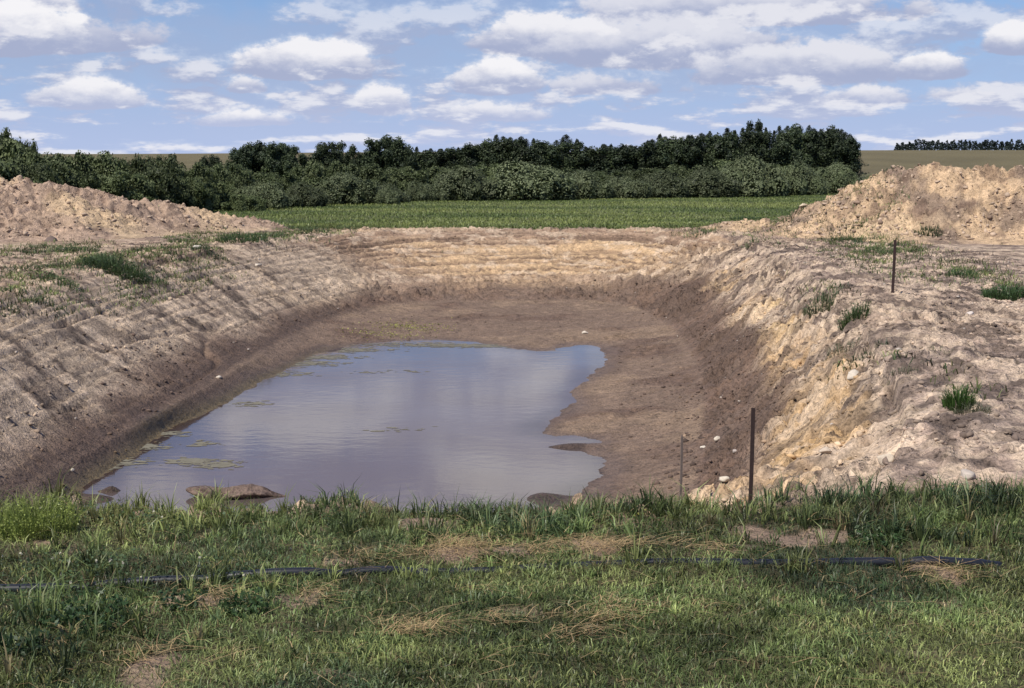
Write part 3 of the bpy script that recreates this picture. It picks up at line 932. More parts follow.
stone(968, 478, .13, (.42, .36, .31), "pale rounded stone at the grass edge below the right bank", 1)
stone(718, 440, .10, (.50, .44, .36), "cream stone on dark soil just left of the rusty post's top", 2)
stone(723, 481, .09, (.52, .46, .37), "whitish stone low down between the lath and the rusty post", 3)
stone(702, 448, .08, (.58, .52, .44), "small cream stone right of the lath's tip", 4)
stone(735, 453, .08, (.38, .33, .30), "flat grey stone lying close beside the middle of the rusty post", 5)
stone(219, 378, .11, (.50, .44, .37), "pale stone on dark mud above the left waterline", 6)
stone(586, 334, .13, (.50, .44, .37), "lone white stone on the mud behind the far end of the pond", 7)
stone(258, 266, .16, (.50, .44, .37), "bright stone just below the crest of the far left bank", 8)
stone(197, 249, .16, (.60, .54, .46), "pale stone in the grass strip along the left crest", 9)
stone(943, 163, .24, (.55, .48, .40), "pale boulder on top of the right earth heap", 10, pile_any)
stone(803, 207, .22, (.50, .41, .30), "large tan boulder on the low left shoulder of the right heap", 11, pile_any)
stone(885, 462, .12, (.50, .42, .33), "buff stone on the ochre slope above the grass on the right", 12)
stone(825, 452, .09, (.46, .38, .30), "tan stone halfway across the ochre slope right of the rusty post", 13)
stone(970, 315, .12, (.55, .48, .43), "pale stone on open ground below the dark weeds at the right edge", 14)
stone(853, 377, .16, (.50, .44, .37), "large whitish clod at the head of the ochre slope", 15)
stone(52, 241, .34, (.13, .095, .08), "dark brown lump of earth at the foot of the left heap", 16, pile_any, "earth_clod")
stone(72, 471, .05, (.5, .44, .36), "tiny white stone on mud at the near left waterline", 17)
stone(683, 476, .05, (.6, .52, .42), "small pale stone behind the lath", 18)


# ------------------------------------------------------------------ foliage meshes
def crown_leaves(blobs, n, size, col_a, col_b, up=.25, aspect=.6, shell=(.72, 1.04), jitter=.7, core=.0):
    """leaf quads spread over a set of balls (cx,cy,cz,rx,ry,rz)"""
    B = np.array(blobs, float)
    area = (B[:, 3] * B[:, 5]); pr = area / area.sum()
    k = rng.choice(len(B), n, p=pr)
    d = rng.normal(size=(n, 3)); d /= np.linalg.norm(d, axis=1)[:, None]
    rr = rng.uniform(*shell, n)[:, None]
    P = B[k, :3] + d * B[k, 3:6] * rr
    nr = d + rng.normal(size=(n, 3)) * jitter + np.array([0, 0, up])
    nr /= np.linalg.norm(nr, axis=1)[:, None]
    c = mixc(np.broadcast_to(col_a, (n, 3)), col_b, rng.random(n) * .5 + .5 * rng.random(len(B))[k]) * rng.uniform(.75, 1.25, (n, 1))
    ok = P[:, 2] > .02
    parts = [add_quads(P[ok], nr[ok], rng.uniform(.6, 1.3, ok.sum()) * size, c[ok], aspect)]
    if core:
        m = int(n * .12)
        k = rng.choice(len(B), m, p=pr); d = rng.normal(size=(m, 3)); d /= np.linalg.norm(d, axis=1)[:, None]
        P = B[k, :3] + d * B[k, 3:6] * rng.uniform(.2, .62, m)[:, None]
        P[:, 2] = np.maximum(P[:, 2], .1)
        parts.append(add_quads(P, rng.normal(size=(m, 3)), np.minimum(core, B[k, 3] * .42), np.tile(col_a * .9, (m, 1)), 1))
    return parts


def stem_mesh(stems, sides=6):
    parts = []
    for pts, r0, r1 in stems:
        pts = np.array(pts, float); n = len(pts)
        V, F_ = [], []
        for i, p in enumerate(pts):
            r = lerp(r0, r1, i / (n - 1))
            for s in range(sides):
                a = 2 * math.pi * s / sides
                V.append(p + np.array([math.cos(a) * r, math.sin(a) * r, 0]))
        for i in range(n - 1):
            for s in range(sides):
                s2 = (s + 1) % sides
                F_.append([i * sides + s, i * sides + s2, (i + 1) * sides + s2, (i + 1) * sides + s])
        parts.append((np.array(V), np.array(F_), np.zeros((len(V), 3))))
    V, Fs, _ = merge(parts)
    return mesh_np("stem", V, Fs, None, smooth=True)


W_A, W_B = np.array([.082, .102, .048]), np.array([.170, .195, .104])
S_A, S_B = np.array([.020, .030, .018]), np.array([.036, .048, .028])
D_A, D_B = np.array([.064, .086, .034]), np.array([.135, .160, .070])


def unit(V, radial=True, q=99.6):
    V = V.copy()
    V[:, 2] /= np.percentile(V[:, 2], q)
    if radial: V[:, :2] /= np.percentile(np.hypot(V[:, 0], V[:, 1]), 98)
    return V


def willow_proto(i):
    """unit shrub: about 1 wide (radius) and 1 tall"""
    blobs = []
    nb = 9 + i % 4
    for k in range(nb):
        a = rng.uniform(0, 6.28); rr = math.sqrt(rng.random()) * .68
        z = (1 - rr ** 2 * .85) * rng.uniform(.42, .72)
        q = rng.uniform(.26, .42)
        blobs.append((rr * math.cos(a), rr * math.sin(a), max(z, .2), q, q, q * rng.uniform(.62, .85)))
    for k in range(7):
        a = k * .9 + i; blobs.append((.66 * math.cos(a), .66 * math.sin(a), .22, .32, .32, .27))
    blobs.append((0, 0, .42, .58, .58, .45))
    parts = crown_leaves(blobs, 8000, .026, W_A, W_B, .35, .45, jitter=.32, shell=(.82, 1.03), core=.13)
    # wispy upright shoots
    m = 150
    k = rng.choice(len(blobs), m); B = np.array(blobs)[k]
    P = B[:, :3] + np.c_[rng.normal(0, .5, (m, 2)) * B[:, 3:5], B[:, 5] * rng.uniform(.9, 1.25, m)]
    parts.append(add_quads(P, rng.normal(size=(m, 3)), np.full(m, .020), np.tile(W_B, (m, 1)), .4))
    V, Fs, Cc = merge(parts); V = unit(V)
    crown = mesh_np("crown", V, Fs, Cc); crown.materials.append(LEAF)
    st = [([(0.04 * math.cos(a), .04 * math.sin(a), -.05), (.2 * math.cos(a), .2 * math.sin(a), .3), (.36 * math.cos(a), .36 * math.sin(a), .6)], .025, .008) for a in np.arange(5) * 1.26 + i]
    trunk = stem_mesh(st); trunk.materials.append(BARK)
    return crown, trunk


def spruce_proto(i):
    """unit conifer, height 1, radius about .16"""
    n = 4200
    R = [.13, .17, .11, .15, .19, .14][i % 6]
    lv = rng.integers(0, 30, n)
    z = .05 + .93 * (lv / 30.0) ** .9 + rng.normal(0, .012, n)
    irr = 1 + .34 * np.sin(lv * 2.1 + i * 1.7) * np.sin(lv * .77 + i)
    a = rng.uniform(0, 6.28, n)
    lop = 1 + .30 * np.sin(a * 2 + lv * .8 + i)
    prof = np.clip((1 - z) * [1.15, 1.6, 1.3, 1.9, 1.5, 1.2][i % 6], 0, 1) ** .9 * (.75 + .25 * sstep(0, .2, z))
    r = R * prof * irr * lop * rng.random(n) ** .45 * 1.1 + .004
    P = np.c_[r * np.cos(a), r * np.sin(a), z - r * .3]
    P[:, 2] = np.maximum(P[:, 2], .02)
    nr = np.c_[np.cos(a) * .7, np.sin(a) * .7, np.ones(n)] + rng.normal(size=(n, 3)) * .45
    c = mixc(np.broadcast_to(S_A, (n, 3)), S_B, rng.random(n)) * rng.uniform(.7, 1.3, (n, 1))
    parts = [add_quads(P, nr, rng.uniform(.009, .020, n) * (.45 + .55 * prof), c, .55)]
    m = 160
    zz = rng.uniform(.05, .62, m); aa = rng.uniform(0, 6.28, m)
    parts.append(add_quads(np.c_[R * .3 * (1 - zz) * np.cos(aa), R * .3 * (1 - zz) * np.sin(aa), zz], rng.normal(size=(m, 3)), .045 * (1 - zz), np.tile(S_A * .8, (m, 1)), 1))
    V, Fs, Cc = merge(parts)
    crown = mesh_np("crown", V, Fs, Cc); crown.materials.append(NEEDLE)
    trunk = stem_mesh([([(0, 0, -.03), (0, 0, .4), (0, 0, .97)], .018, .003)]); trunk.materials.append(BARK)
    return crown, trunk


def aspen_proto(i):
    """unit broadleaf tree, height 1: rounded dark crown on a slim trunk"""
    blobs = []
    for k in range(15):
        z = rng.uniform(.28, .90); rmax = .24 * math.sin(min(1, max(.05, (z - .1) / .9)) * math.pi) ** .6 * (1.15 - .35 * z)
        a = rng.uniform(0, 6.28); rr = rmax * math.sqrt(rng.random())
        s = rng.uniform(.075, .125)
        blobs.append((rr * math.cos(a), rr * math.sin(a), z, s, s, s * 1.15))
    blobs.append((0, 0, .55, .15, .15, .30)); blobs.append((0, 0, .25, .12, .12, .16))
    parts = crown_leaves(blobs, 4200, .017, S_A * 1.35, D_A * .9, .3, .6, core=.06)
    V, Fs, Cc = merge(parts); V = unit(V, False)
    crown = mesh_np("crown", V, Fs, Cc); crown.materials.append(LEAF)
    trunk = stem_mesh([([(0, 0, -.03), (.01, 0, .3), (0, .01, .9)], .02, .004)] + [([(0, 0, .3 + .1 * k), (.12 * math.cos(k * 2.4), .12 * math.sin(k * 2.4), .5 + .1 * k)], .008, .003) for k in range(4)])
    trunk.materials.append(BARK)
    return crown, trunk


def bush_proto(i):
    """unit bush-tree of darker leafy growth, radius 1, height 1, ragged top"""
    blobs = []
    for k in range(20):
        a = rng.uniform(0, 6.28); rr = math.sqrt(rng.random()) * .75
        z = rng.uniform(.25, .85) * (1 - .35 * rr)
        s = rng.uniform(.16, .28)
        blobs.append((rr * math.cos(a), rr * math.sin(a), z, s, s, s * rng.uniform(.6, .9)))
    for k in range(5):
        a = k * 1.3 + i; blobs.append((.6 * math.cos(a), .6 * math.sin(a), .2, .32, .32, .22))
    blobs.append((0, 0, .4, .5, .5, .4))
    for k in range(3):
        a = rng.uniform(0, 6.28); blobs.append((.4 * math.cos(a), .4 * math.sin(a), rng.uniform(.72, .82), .16, .16, .14))
    parts = crown_leaves(blobs, 9500, .025, D_A, D_B, .3, .55, core=.13)
    V, Fs, Cc = merge(parts); V = unit(V, q=97)
    crown = mesh_np("crown", V, Fs, Cc); crown.materials.append(LEAF)
    trunk = stem_mesh([([(0, 0, -.05), (.15 * math.cos(a), .15 * math.sin(a), .35), (.34 * math.cos(a), .34 * math.sin(a), .75)], .03, .008) for a in np.arange(4) * 1.6 + i])
    trunk.materials.append(BARK)
    return crown, trunk


PROTO = {"willow_shrub": [willow_proto(i) for i in range(6)], "spruce_tree": [spruce_proto(i) for i in range(6)],
         "aspen_tree": [aspen_proto(i) for i in range(5)], "leafy_bush": [bush_proto(i) for i in range(4)]}
count = {}


def plant(kind, x, y, sx, sz, label, cat, group, z=None):
    i = count.get(kind, 0); count[kind] = i + 1
    crown, trunk = PROTO[kind][int(rng.integers(len(PROTO[kind])))]
    r = bpy.data.objects.new(kind, None); COL.objects.link(r)
    r.location = (x, y, float(gz(x, y)[0]) - .03 if z is None else z)
    r.rotation_euler = (0, 0, random.uniform(0, 6.28)); r.scale = (sx, sx * random.uniform(.9, 1.1), sz)
    for nm, me_ in (("crown", crown), ("trunk", trunk)):
        o = bpy.data.objects.new(nm, me_); COL.objects.link(o); o.parent = r
    return tag(r, label, cat, group)


ORD = ["first", "second", "third", "fourth", "fifth", "sixth", "seventh", "eighth", "ninth", "tenth", "eleventh", "twelfth", "thirteenth", "fourteenth", "fifteenth",
       "sixteenth", "seventeenth", "eighteenth", "nineteenth", "twentieth", "twenty-first", "twenty-second", "twenty-third", "twenty-fourth", "twenty-fifth", "twenty-sixth"]


def row(kind, cat, group, spots, phrase, first=None, last=None, width_fac=1.0):
    """spots: px, top row, distance, half width px; labels count along the row"""
    spots = sorted(spots)
    for i, (px, py, d, hw) in enumerate(spots):
        o = ORD[i] + " from the left"
        if i == 0: o = "leftmost"
        if i == len(spots) - 1: o = "rightmost"
        if i == len(spots) - 2 and len(spots) > 4: o = "second from the right"
        x = at_dist(px, d); zt = z_top(py, d); g = float(gz(x, d)[0])
        plant(kind, x, d, hw / F * d * width_fac, max(zt - g, .8), f"{phrase}, {o}", cat, group)


# willow row along the field edge (front)
front = [(262, 181, 88, 32), (302, 182, 92, 30), (345, 172, 98, 38), (388, 183, 101, 24), (420, 180, 104, 20), (466, 166, 106, 41), (528, 161, 108, 50), (583, 170, 110, 31), (622, 176, 112, 29), (660, 169, 114, 31), (704, 166, 116, 36), (748, 156, 119, 43), (797, 161, 122, 32), (834, 163, 126, 26)]
row("willow_shrub", "shrub", "willow shrubs along the far field edge", front, "grey green willow shrub on the field edge")
back = [(228, 175, 95, 30), (275, 175, 100, 32), (322, 165, 106, 34), (366, 167, 112, 34), (410, 170, 118, 34), (452, 169, 122, 38), (500, 167, 124, 40), (548, 169, 126, 38), (600, 173, 128, 36), (642, 171, 130, 34), (680, 168, 131, 36), (735, 163, 132, 36), (780, 168, 134, 34), (822, 169, 136, 34), (246, 195, 84, 22)]
row("leafy_bush", "bush", "taller bushes behind the field edge row", back, "taller bush just behind the field edge shrubs, darkened as the shade between them")  # willow back row in darker leaves, shade of the gaps put into their colour
bushes = [(-40, 138, 80, 60), (6, 148, 80, 44), (42, 159, 79, 42), (72, 161, 82, 40), (100, 159, 81, 40), (132, 164, 83, 40), (158, 161, 84, 36), (184, 167, 85, 36), (208, 169, 88, 30), (-5, 164, 73, 50), (62, 172, 75, 46), (120, 176, 77, 44), (28, 168, 74, 44), (160, 171, 80, 36), (228, 168, 92, 30)]
row("leafy_bush", "bush", "leafy bushes behind the left earth heap", bushes, "dark leafy bush behind the left earth heap")
row("leafy_bush", "bush", "bushes filling in at the left of the field", [(215, 184, 87, 26), (190, 180, 82, 26), (155, 178, 80, 30), (240, 176, 92, 26)], "dark bush at the foot of the left row of bushes")
# trees
right_stand = [(645, 137), (658, 133), (672, 135), (686, 131), (700, 129), (713, 133), (726, 127), (740, 126), (752, 124), (765, 127), (777, 123), (790, 125), (803, 124), (815, 128), (828, 126), (838, 128), (845, 134)]
stand = [(px + rng.uniform(-3, 3), py + rng.uniform(-4, 3), 148 + rng.uniform(-3, 3), rng.uniform(13, 20)) for px, py in right_stand]
row("spruce_tree", "tree", "spruces in the tall dense stand", stand[0::3] + stand[1::3], "dark tall spruce in front of the dense stand", width_fac=6.2)
row("aspen_tree", "tree", "tall round topped trees in the dense stand", stand[2::3], "dark tall round topped tree in the dense stand", width_fac=3.6)
row("spruce_tree", "tree", "spruces at the back of the tall dense stand", [(px + rng.uniform(-3, 3) + 6, py + rng.uniform(0, 3), 156 + rng.uniform(-2, 4), rng.uniform(12, 19)) for px, py in right_stand[:-1]], "dark spruce at the back of the dense stand", width_fac=6.2)
row("aspen_tree", "tree", "round topped trees in the dense stand", [(px, py, 144, 15) for px, py in ((664, 139), (696, 136), (730, 133), (760, 132), (796, 131), (830, 132), (843, 138), (646, 142), (680, 138), (712, 136), (746, 131), (779, 131), (815, 131))],
    "round topped dark tree low in the dense stand", width_fac=4.2)
mid = [(418, 149), (432, 147), (448, 150), (461, 144), (474, 142), (487, 137), (497, 134), (509, 138), (522, 134), (533, 138), (546, 141), (556, 137), (567, 135), (579, 142), (600, 140), (612, 144), (624, 142), (634, 143)]
row("spruce_tree", "tree", "spruces in the middle belt", [(px + rng.uniform(-3, 3), py + rng.uniform(-4, 4), 150 + rng.uniform(-4, 4), rng.uniform(13, 20)) for px, py in mid], "dark spruce in the lower middle belt of trees", width_fac=6.0)
row("spruce_tree", "tree", "spruces at the back of the middle belt", [(px + 7 + rng.uniform(-3, 3), py + rng.uniform(-1, 4), 158 + rng.uniform(-3, 3), rng.uniform(13, 20)) for px, py in mid], "dark spruce at the back of the middle belt of trees", width_fac=6.0)
row("aspen_tree", "tree", "round topped trees in the middle belt", [(px, py, 146, 15) for px, py in ((425, 151), (440, 150), (456, 148), (470, 144), (490, 140), (504, 139), (518, 139), (538, 141), (552, 142), (572, 142), (590, 147), (608, 147), (628, 145))],
    "round topped dark tree in the middle belt", width_fac=4.4)
row("aspen_tree", "tree", "trees in the separate dark clump on the left", [(243, 147, 128, 14), (252, 143, 130, 16), (263, 142, 132, 16), (276, 143, 128, 15), (286, 144, 130, 14), (294, 146, 127, 11)], "round dark tree in the separate left clump", width_fac=4.2)
row("aspen_tree", "tree", "single trees between the two clumps", [(327, 143, 134, 13), (340, 142, 136, 13), (355, 145, 135, 9), (373, 139, 135, 14), (386, 136, 137, 13), (399, 138, 134, 14), (410, 148, 134, 10)], "dark tree standing above the shrubs between clump and middle belt", width_fac=4.2)
row("aspen_tree", "tree", "small trees above the far left bushes", [(207, 156, 120, 8), (216, 155, 121, 8), (176, 154, 118, 6), (306, 154, 130, 12)], "small tree poking above the bushes on the left", width_fac=4.2)
row("leafy_bush", "bush", "bushes standing up at the left edge", [(6, 139, 86, 26), (28, 148, 88, 24)], "tall ragged bush at the far left edge")
x = at_dist(386, 100)
plant("willow_shrub", at_dist(388, 97), 97, .9, 1.25, "small dark shrub standing alone out in the green field", "shrub", None)
plant("willow_shrub", at_dist(376, 98), 98, .55, .9, "low dark sapling beside the lone field shrub", "shrub", None)

# far tree belt on the hill at the right: one distant mass
parts = []
for px in np.arange(893, 1075, 1.7):
    d = 860 + rng.uniform(-25, 25); x = at_dist(px + rng.uniform(-1, 1), d); g = float(gz(x, d)[0])
    hh = rng.uniform(3.6, 6.6) * (1 if px > 905 else .75); m = 70
    zz = rng.random(m); a = rng.uniform(0, 6.28, m); r = 1.9 * (1 - zz * .75) * np.sqrt(rng.random(m))
    parts.append(add_quads(np.c_[x + r * np.cos(a), d + r * np.sin(a), g + zz * hh], rng.normal(size=(m, 3)), np.full(m, .55), np.tile(S_A * np.array([1, 1.05, 1.5]), (m, 1)) * rng.uniform(.8, 1.3, (m, 1)), .8))  # needle colour pushed towards blue, distance haze painted in
V, Fs, Cc = merge(parts)
link("far_trees", mesh_np("far_trees", V, Fs, Cc), NEEDLE)["kind"] = "stuff"


# ------------------------------------------------------------------ weeds
def weed(px, py, n, hgt, spread, width, col, label, extra=None, name="weed_tuft", cat="weed", lean=(.1, .8), leaves=0, leafcol=None, leafsize=.02):
    p = hit(px, py, extra)
    if width > .01: n = int(n * 1.7); width = width * .62
    r = spread * np.sqrt(rng.random(n)); a = rng.uniform(0, 6.28, n)
    bx, by = p[0] + r * np.cos(a), p[1] + r * np.sin(a)
    zz = gz(bx, by)
    if extra is not None: zz = np.maximum(zz, extra(bx, by))
    P = np.c_[bx, by, zz - .02]
    h_ = rng.uniform(.45, 1.1, n) * hgt * (1 - .35 * r / spread)
    ln = rng.uniform(*lean, n)
    V, F_, K = blades(name, P, h_, rng.uniform(.7, 1.3, n) * width, ln, np.array(col) * rng.uniform(.65, 1.4, (n, 1)), GRASS, az=a + rng.normal(0, .5, n), build=False)
    parts = [(V, F_, K)]
    if leaves:
        k = rng.integers(0, n, leaves); tt = rng.uniform(.25, 1.0, leaves)
        Q = P[k] + np.c_[np.cos(a[k]) * ln[k] * h_[k] * tt * .8, np.sin(a[k]) * ln[k] * h_[k] * tt * .8, h_[k] * tt * .9] + rng.normal(0, .015, (leaves, 3))
        parts.append(add_quads(Q, rng.normal(size=(leaves, 3)) + np.array([0, -.2, .8]), rng.uniform(.6, 1.3, leaves) * leafsize, np.array(leafcol or col) * rng.uniform(.7, 1.35, (leaves, 1)), .55))
    V, Fs, K = merge(parts)
    o = link(name, mesh_np(name, V - p, Fs, K), GRASS, loc=p)
    return tag(o, label, cat)


DG = (.045, .078, .028); MG = (.075, .11, .04); GG = (.12, .125, .075)
weed(117, 272, 620, .60, .85, .022, (.06, .095, .035), "large dark green tuft on the crest of the left bank", leaves=500, leafsize=.035)
weed(96, 263, 200, .40, .55, .022, MG, "lighter low tuft touching the large dark tuft on the left crest", leaves=160, leafsize=.03)
weed(152, 278, 110, .26, .45, .02, MG, "small tuft just downslope of the large dark tuft on the left")
weed(28, 300, 160, .25, .6, .022, DG, "dark weed patch near the left edge above the scraped bank")
weed(243, 240, 260, .5, .9, .03, DG, "dark weeds on the hump at the far end of the left crest", leaves=250, leafsize=.04)
weed(185, 242, 120, .35, .6, .03, MG, "small green tuft below the right end of the left heap")
weed(958, 404, 300, .34, .17, .013, (.05, .095, .022), "bright green grass tuft halfway down the right bank", lean=(.05, .65))
weed(972, 411, 130, .22, .20, .012, GG, "grey green straggly weed touching the bright tuft on the right bank", lean=(.3, 1))
weed(1008, 299, 420, .48, .55, .022, DG, "wide dark green weed clump at the right edge of the open ground", leaves=350, leafsize=.03)
weed(855, 318, 220, .42, .26, .018, MG, "upright green tuft on the right crest, midway between post and ochre slope", leaves=120, leafsize=.025)
weed(821, 302, 180, .48, .36, .02, (.075, .095, .045), "pale green weed high on the right bank, left of the upright tuft", leaves=100, leafsize=.025)
weed(842, 352, 110, .25, .30, .014, GG, "faded low weed below the upright tuft on the right crest")
weed(870, 355, 110, .20, .32, .014, GG, "faded flat weed beside the head of the ochre slope")
weed(901, 373, 70, .18, .22, .013, GG, "sparse grey weed between the ochre slope and the bright tuft")
weed(962, 276, 160, .35, .42, .022, DG, "green clump on bare ground right of the far post")
weed(876, 252, 300, .32, .8, .022, MG, "green patch of weeds just left of the far post", leaves=160, leafsize=.025)
weed(842, 240, 260, .32, .9, .026, MG, "green weeds along the right crest in front of the yellow heap")
weed(748, 220, 240, .4, .9, .03, DG, "dark weeds at the low end of the right heap beside the field")
weed(750, 246, 60, .4, .3, .026, MG, "small weed on the brink where far and right banks meet")
weed(940, 352, 40, .14, .18, .012, GG, "tiny grey weed on open ground above the bright tuft")
weed(790, 216, 160, .38, .8, .03, MG, "green weeds on the low shoulder left of the large tan boulder", pile_any, leaves=80, leafsize=.03)
weed(928, 233, 200, .30, .5, .03, DG, "dark weeds at the foot of the yellow heap, right of the far post", pile_any, leaves=80, leafsize=.03)
weed(700, 232, 100, .3, .7, .03, MG, "small weeds on the far brink where the low shoulder begins")
weed(60, 282, 200, .3, .6, .022, MG, "low spreading weeds below the large tuft, near the left edge", leaves=160, leafsize=.03)
weed(210, 256, 130, .3, .6, .024, DG, "dark weeds on the left crest below the pale stone in the grass strip", leaves=80, leafsize=.03)
for px, py, lab in [(270, 237, "dark weeds in the grass strip below the tip of the left heap"), (312, 232, "green weeds at the field end of the left crest strip"), (150, 250, "scrubby weeds between the left heap and the large crest tuft"), (78, 252, "scattered weeds at the foot of the left heap near the brown earth lump")]:
    weed(px, py, 170, .36, .75, .026, (.05, .082, .03), lab, leaves=140, leafsize=.03)
# in the near grass
weed(38, 533, 700, .38, .30, .007, (.24, .30, .075), "yellow green bushy weed at the pond's near left corner", name="weed_bush", lean=(.02, .4), leaves=2600, leafcol=(.30, .36, .09), leafsize=.010)
weed(242, 612, 60, .22, .14, .008, DG, "dark broadleaf weed in front of the pipe, left of the straw", name="broadleaf_weed", leaves=300, leafsize=.020)
weed(88, 628, 90, .28, .24, .009, (.035, .065, .025), "large dark leafy weed in the left foreground in front of the pipe", name="broadleaf_weed", leaves=420, leafsize=.024)
weed(28, 652, 60, .22, .16, .008, (.04, .075, .028), "dark leafy weed low in the left corner of the grass", name="broadleaf_weed", leaves=260, leafsize=.022)
weed(880, 545, 60, .22, .18, .009, (.05, .09, .032), "broad dark weed in the tall grass behind the pipe's right end", name="broadleaf_weed", leaves=240, leafsize=.02)
weed(183, 610, 50, .20, .12, .008, (.04, .075, .03), "small broadleaf weed standing in the bare patch before the pipe", name="broadleaf_weed", leaves=220, leafsize=.018)
weed(345, 528, 60, .26, .12, .008, MG, "leafy weed rising above the grass edge at the pond's middle", name="broadleaf_weed", leaves=220, leafsize=.016)
weed(640, 520, 7, .25, .03, .008, (.10, .085, .05), "dry brown weed stalk with yellowish tip left of the lath", name="weed_stalk", lean=(0, .15), leaves=26, leafcol=(.28, .27, .07), leafsize=.012)
weed(655, 528, 30, .22, .08, .007, (.10, .15, .04), "pale green weed at the grass edge between stalk and lath", name="weed_tuft", leaves=60, leafsize=.012)
weed(983, 490, 24, .20, .05, .007, (.11, .16, .05), "light green sprout beside the pale rounded stone", name="weed_sprout", leaves=50, leafsize=.014)
weed(890, 590, 40, .14, .06, .008, (.10, .17, .06), "bright pale grass tuft just in front of the pipe's right end", lean=(.2, .7))
weed(160, 508, 20, .30, .10, .007, (.09, .12, .05), "tall thin weed stems with pale heads against the water", name="weed_stalk", lean=(0, .2), leaves=60, leafcol=(.30, .30, .2), leafsize=.009)


# ------------------------------------------------------------------ posts
def lathe_bar(profile, heights, name, mat):
    """extruded section with per-level scale"""
    prof = np.array(profile); n = len(prof)
    V = np.concatenate([np.c_[prof * s + np.array(o), np.full(n, z)] for z, s, o in heights])
    F4 = [[i * n + k, i * n + (k + 1) % n, (i + 1) * n + (k + 1) % n, (i + 1) * n + k] for i in range(len(heights) - 1) for k in range(n)]
    me = bpy.data.meshes.new(name)
    me.from_pydata([tuple(v) for v in V], [], F4 + [list(range(n - 1, -1, -1)), list(range((len(heights) - 1) * n, len(heights) * n))])
    me.materials.append(mat)
    return me


RUST = simple_material("rusty_steel", (.045, .026, .022), .75, .5, 25, .002, .4)
GREYWOOD = simple_material("weathered_wood", (.17, .13, .11), .9, .35, 30, .002, .2)
TSEC = [(-.026, -.004), (.026, -.004), (.026, .004), (.005, .004), (.005, .034), (-.005, .034), (-.005, .004), (-.026, .004)]


def t_post(px, py_base, py_top, zbase, lean, label, studs=False, sc=1.0, dist=None):
    p = hit(px, py_base) if dist is None else np.array([at_dist(px, dist), dist, float(gz(at_dist(px, dist), dist)[0])])
    zt = CAM_Z + ray(px, py_top)[2] / ray(px, py_top)[1] * p[1]
    L = zt - p[2]
    prof = [(a * sc, b * sc) for a, b in TSEC]
    me = lathe_bar(prof, [(-.3, 1, (0, 0)), (L * .5, 1, (.004, 0)), (L, 1, (0, 0))], "steel_post", RUST)
    o = link("steel_post", me, loc=p); o.rotation_euler = (0, lean, .25)
    tag(o, label, "post")
    if studs:
        parts, k = [], 0
        vs, fs = [], []
        for z in np.arange(.08, L - .03, .055):
            b = len(vs)
            for sx in (-.008, .008):
                for sy in (-.004, -.013):
                    for dz in (-.008, .008): vs.append((sx * sc, sy * sc, z + dz))
            fs += [[b + i for i in q] for q in ((0, 1, 3, 2), (4, 6, 7, 5), (0, 4, 5, 1), (2, 3, 7, 6), (1, 5, 7, 3), (0, 2, 6, 4))]
        sm = bpy.data.meshes.new("studs"); sm.from_pydata(vs, [], fs); sm.materials.append(RUST)
        s = link("studs", sm, parent=o)
    return o


t_post(755.5, 512, 408, 0, .012, "dark rusty steel post at the grass edge on the near right", sc=.72, dist=12.35)
t_post(892.5, 292, 240, 0, .02, "thin dark steel post standing far off on the right crest", sc=1.25)
p = np.array([at_dist(684, 12.35), 12.35]); pz = float(gz(*p)[0])
zt = CAM_Z + ray(684, 435)[2] / ray(684, 435)[1] * p[1]
me = lathe_bar([(-.010, -.006), (.010, -.006), (.010, .006), (-.010, .006)], [(-.2, .9, (0, 0)), ((zt - pz) * .5, 1, (.003, 0)), ((zt - pz) * .97, 1, (0, 0)), (zt - pz, .55, (0, 0))], "wooden_lath", GREYWOOD)
o = link("wooden_lath", me, loc=(p[0], p[1], pz)); o.rotation_euler = (0, .012, .3)
tag(o, "thin weathered wooden lath at the grass edge left of the rusty post", "stake")

# ------------------------------------------------------------------ black pipe lying across the grass
PIPE = simple_material("black_plastic", (.012, .013, .018), .42, .4, 12, .001, .5)
pts = [(-260, 602), (-120, 596), (0, 591), (100, 587), (200, 583), (290, 580), (380, 577), (450, 573.5), (540, 571), (640, 570), (740, 569), (830, 568), (920, 568), (975, 566.5), (1000, 565)]
path = np.array([at(*p) for p in pts])
tt = np.linspace(0, len(path) - 1, 220)
i0 = np.clip(tt.astype(int), 0, len(path) - 2); fr = (tt - i0)[:, None]
path = path[i0] * (1 - fr) + path[i0 + 1] * fr
pxs = np.interp(tt, np.arange(len(pts)), [q[0] for q in pts])
g = gz(path[:, 0], path[:, 1]); g = np.convolve(np.pad(g, 7, mode='edge'), np.ones(15) / 15, 'valid')
sink = .006 + np.interp(pxs, [-300, 0, 50, 75, 105, 160, 200, 280, 310, 340, 365, 390, 420, 470, 620, 720, 780, 815, 850, 890, 905, 920, 980, 1000], [.02, .02, .02, -.005, .016, .016, .0, .018, .018, -.01, .012, .010, -.014, -.016, -.016, -.012, -.010, -.006, .006, .01, .0, .022, .022, -.01])
path3 = np.c_[path[:, 0], path[:, 1] + .02 * np.sin(tt * 2.3), g + sink]
R_ = .036; NS = 14
T = np.gradient(path3, axis=0); T /= np.linalg.norm(T, axis=1)[:, None]
S = np.cross(T, [0, 0, 1]); S /= np.linalg.norm(S, axis=1)[:, None]; U = np.cross(S, T)
ang = np.linspace(0, 2 * np.pi, NS, endpoint=False)
V = path3[:, None] + R_ * (np.cos(ang)[None, :, None] * S[:, None] + np.sin(ang)[None, :, None] * U[:, None])
I = np.arange(V.shape[0] * NS).reshape(-1, NS)
J = np.roll(I, -1, axis=1)
Fq = np.stack([I[:-1], J[:-1], J[1:], I[1:]], -1).reshape(-1, 4)
base = path3[len(path3) // 2]
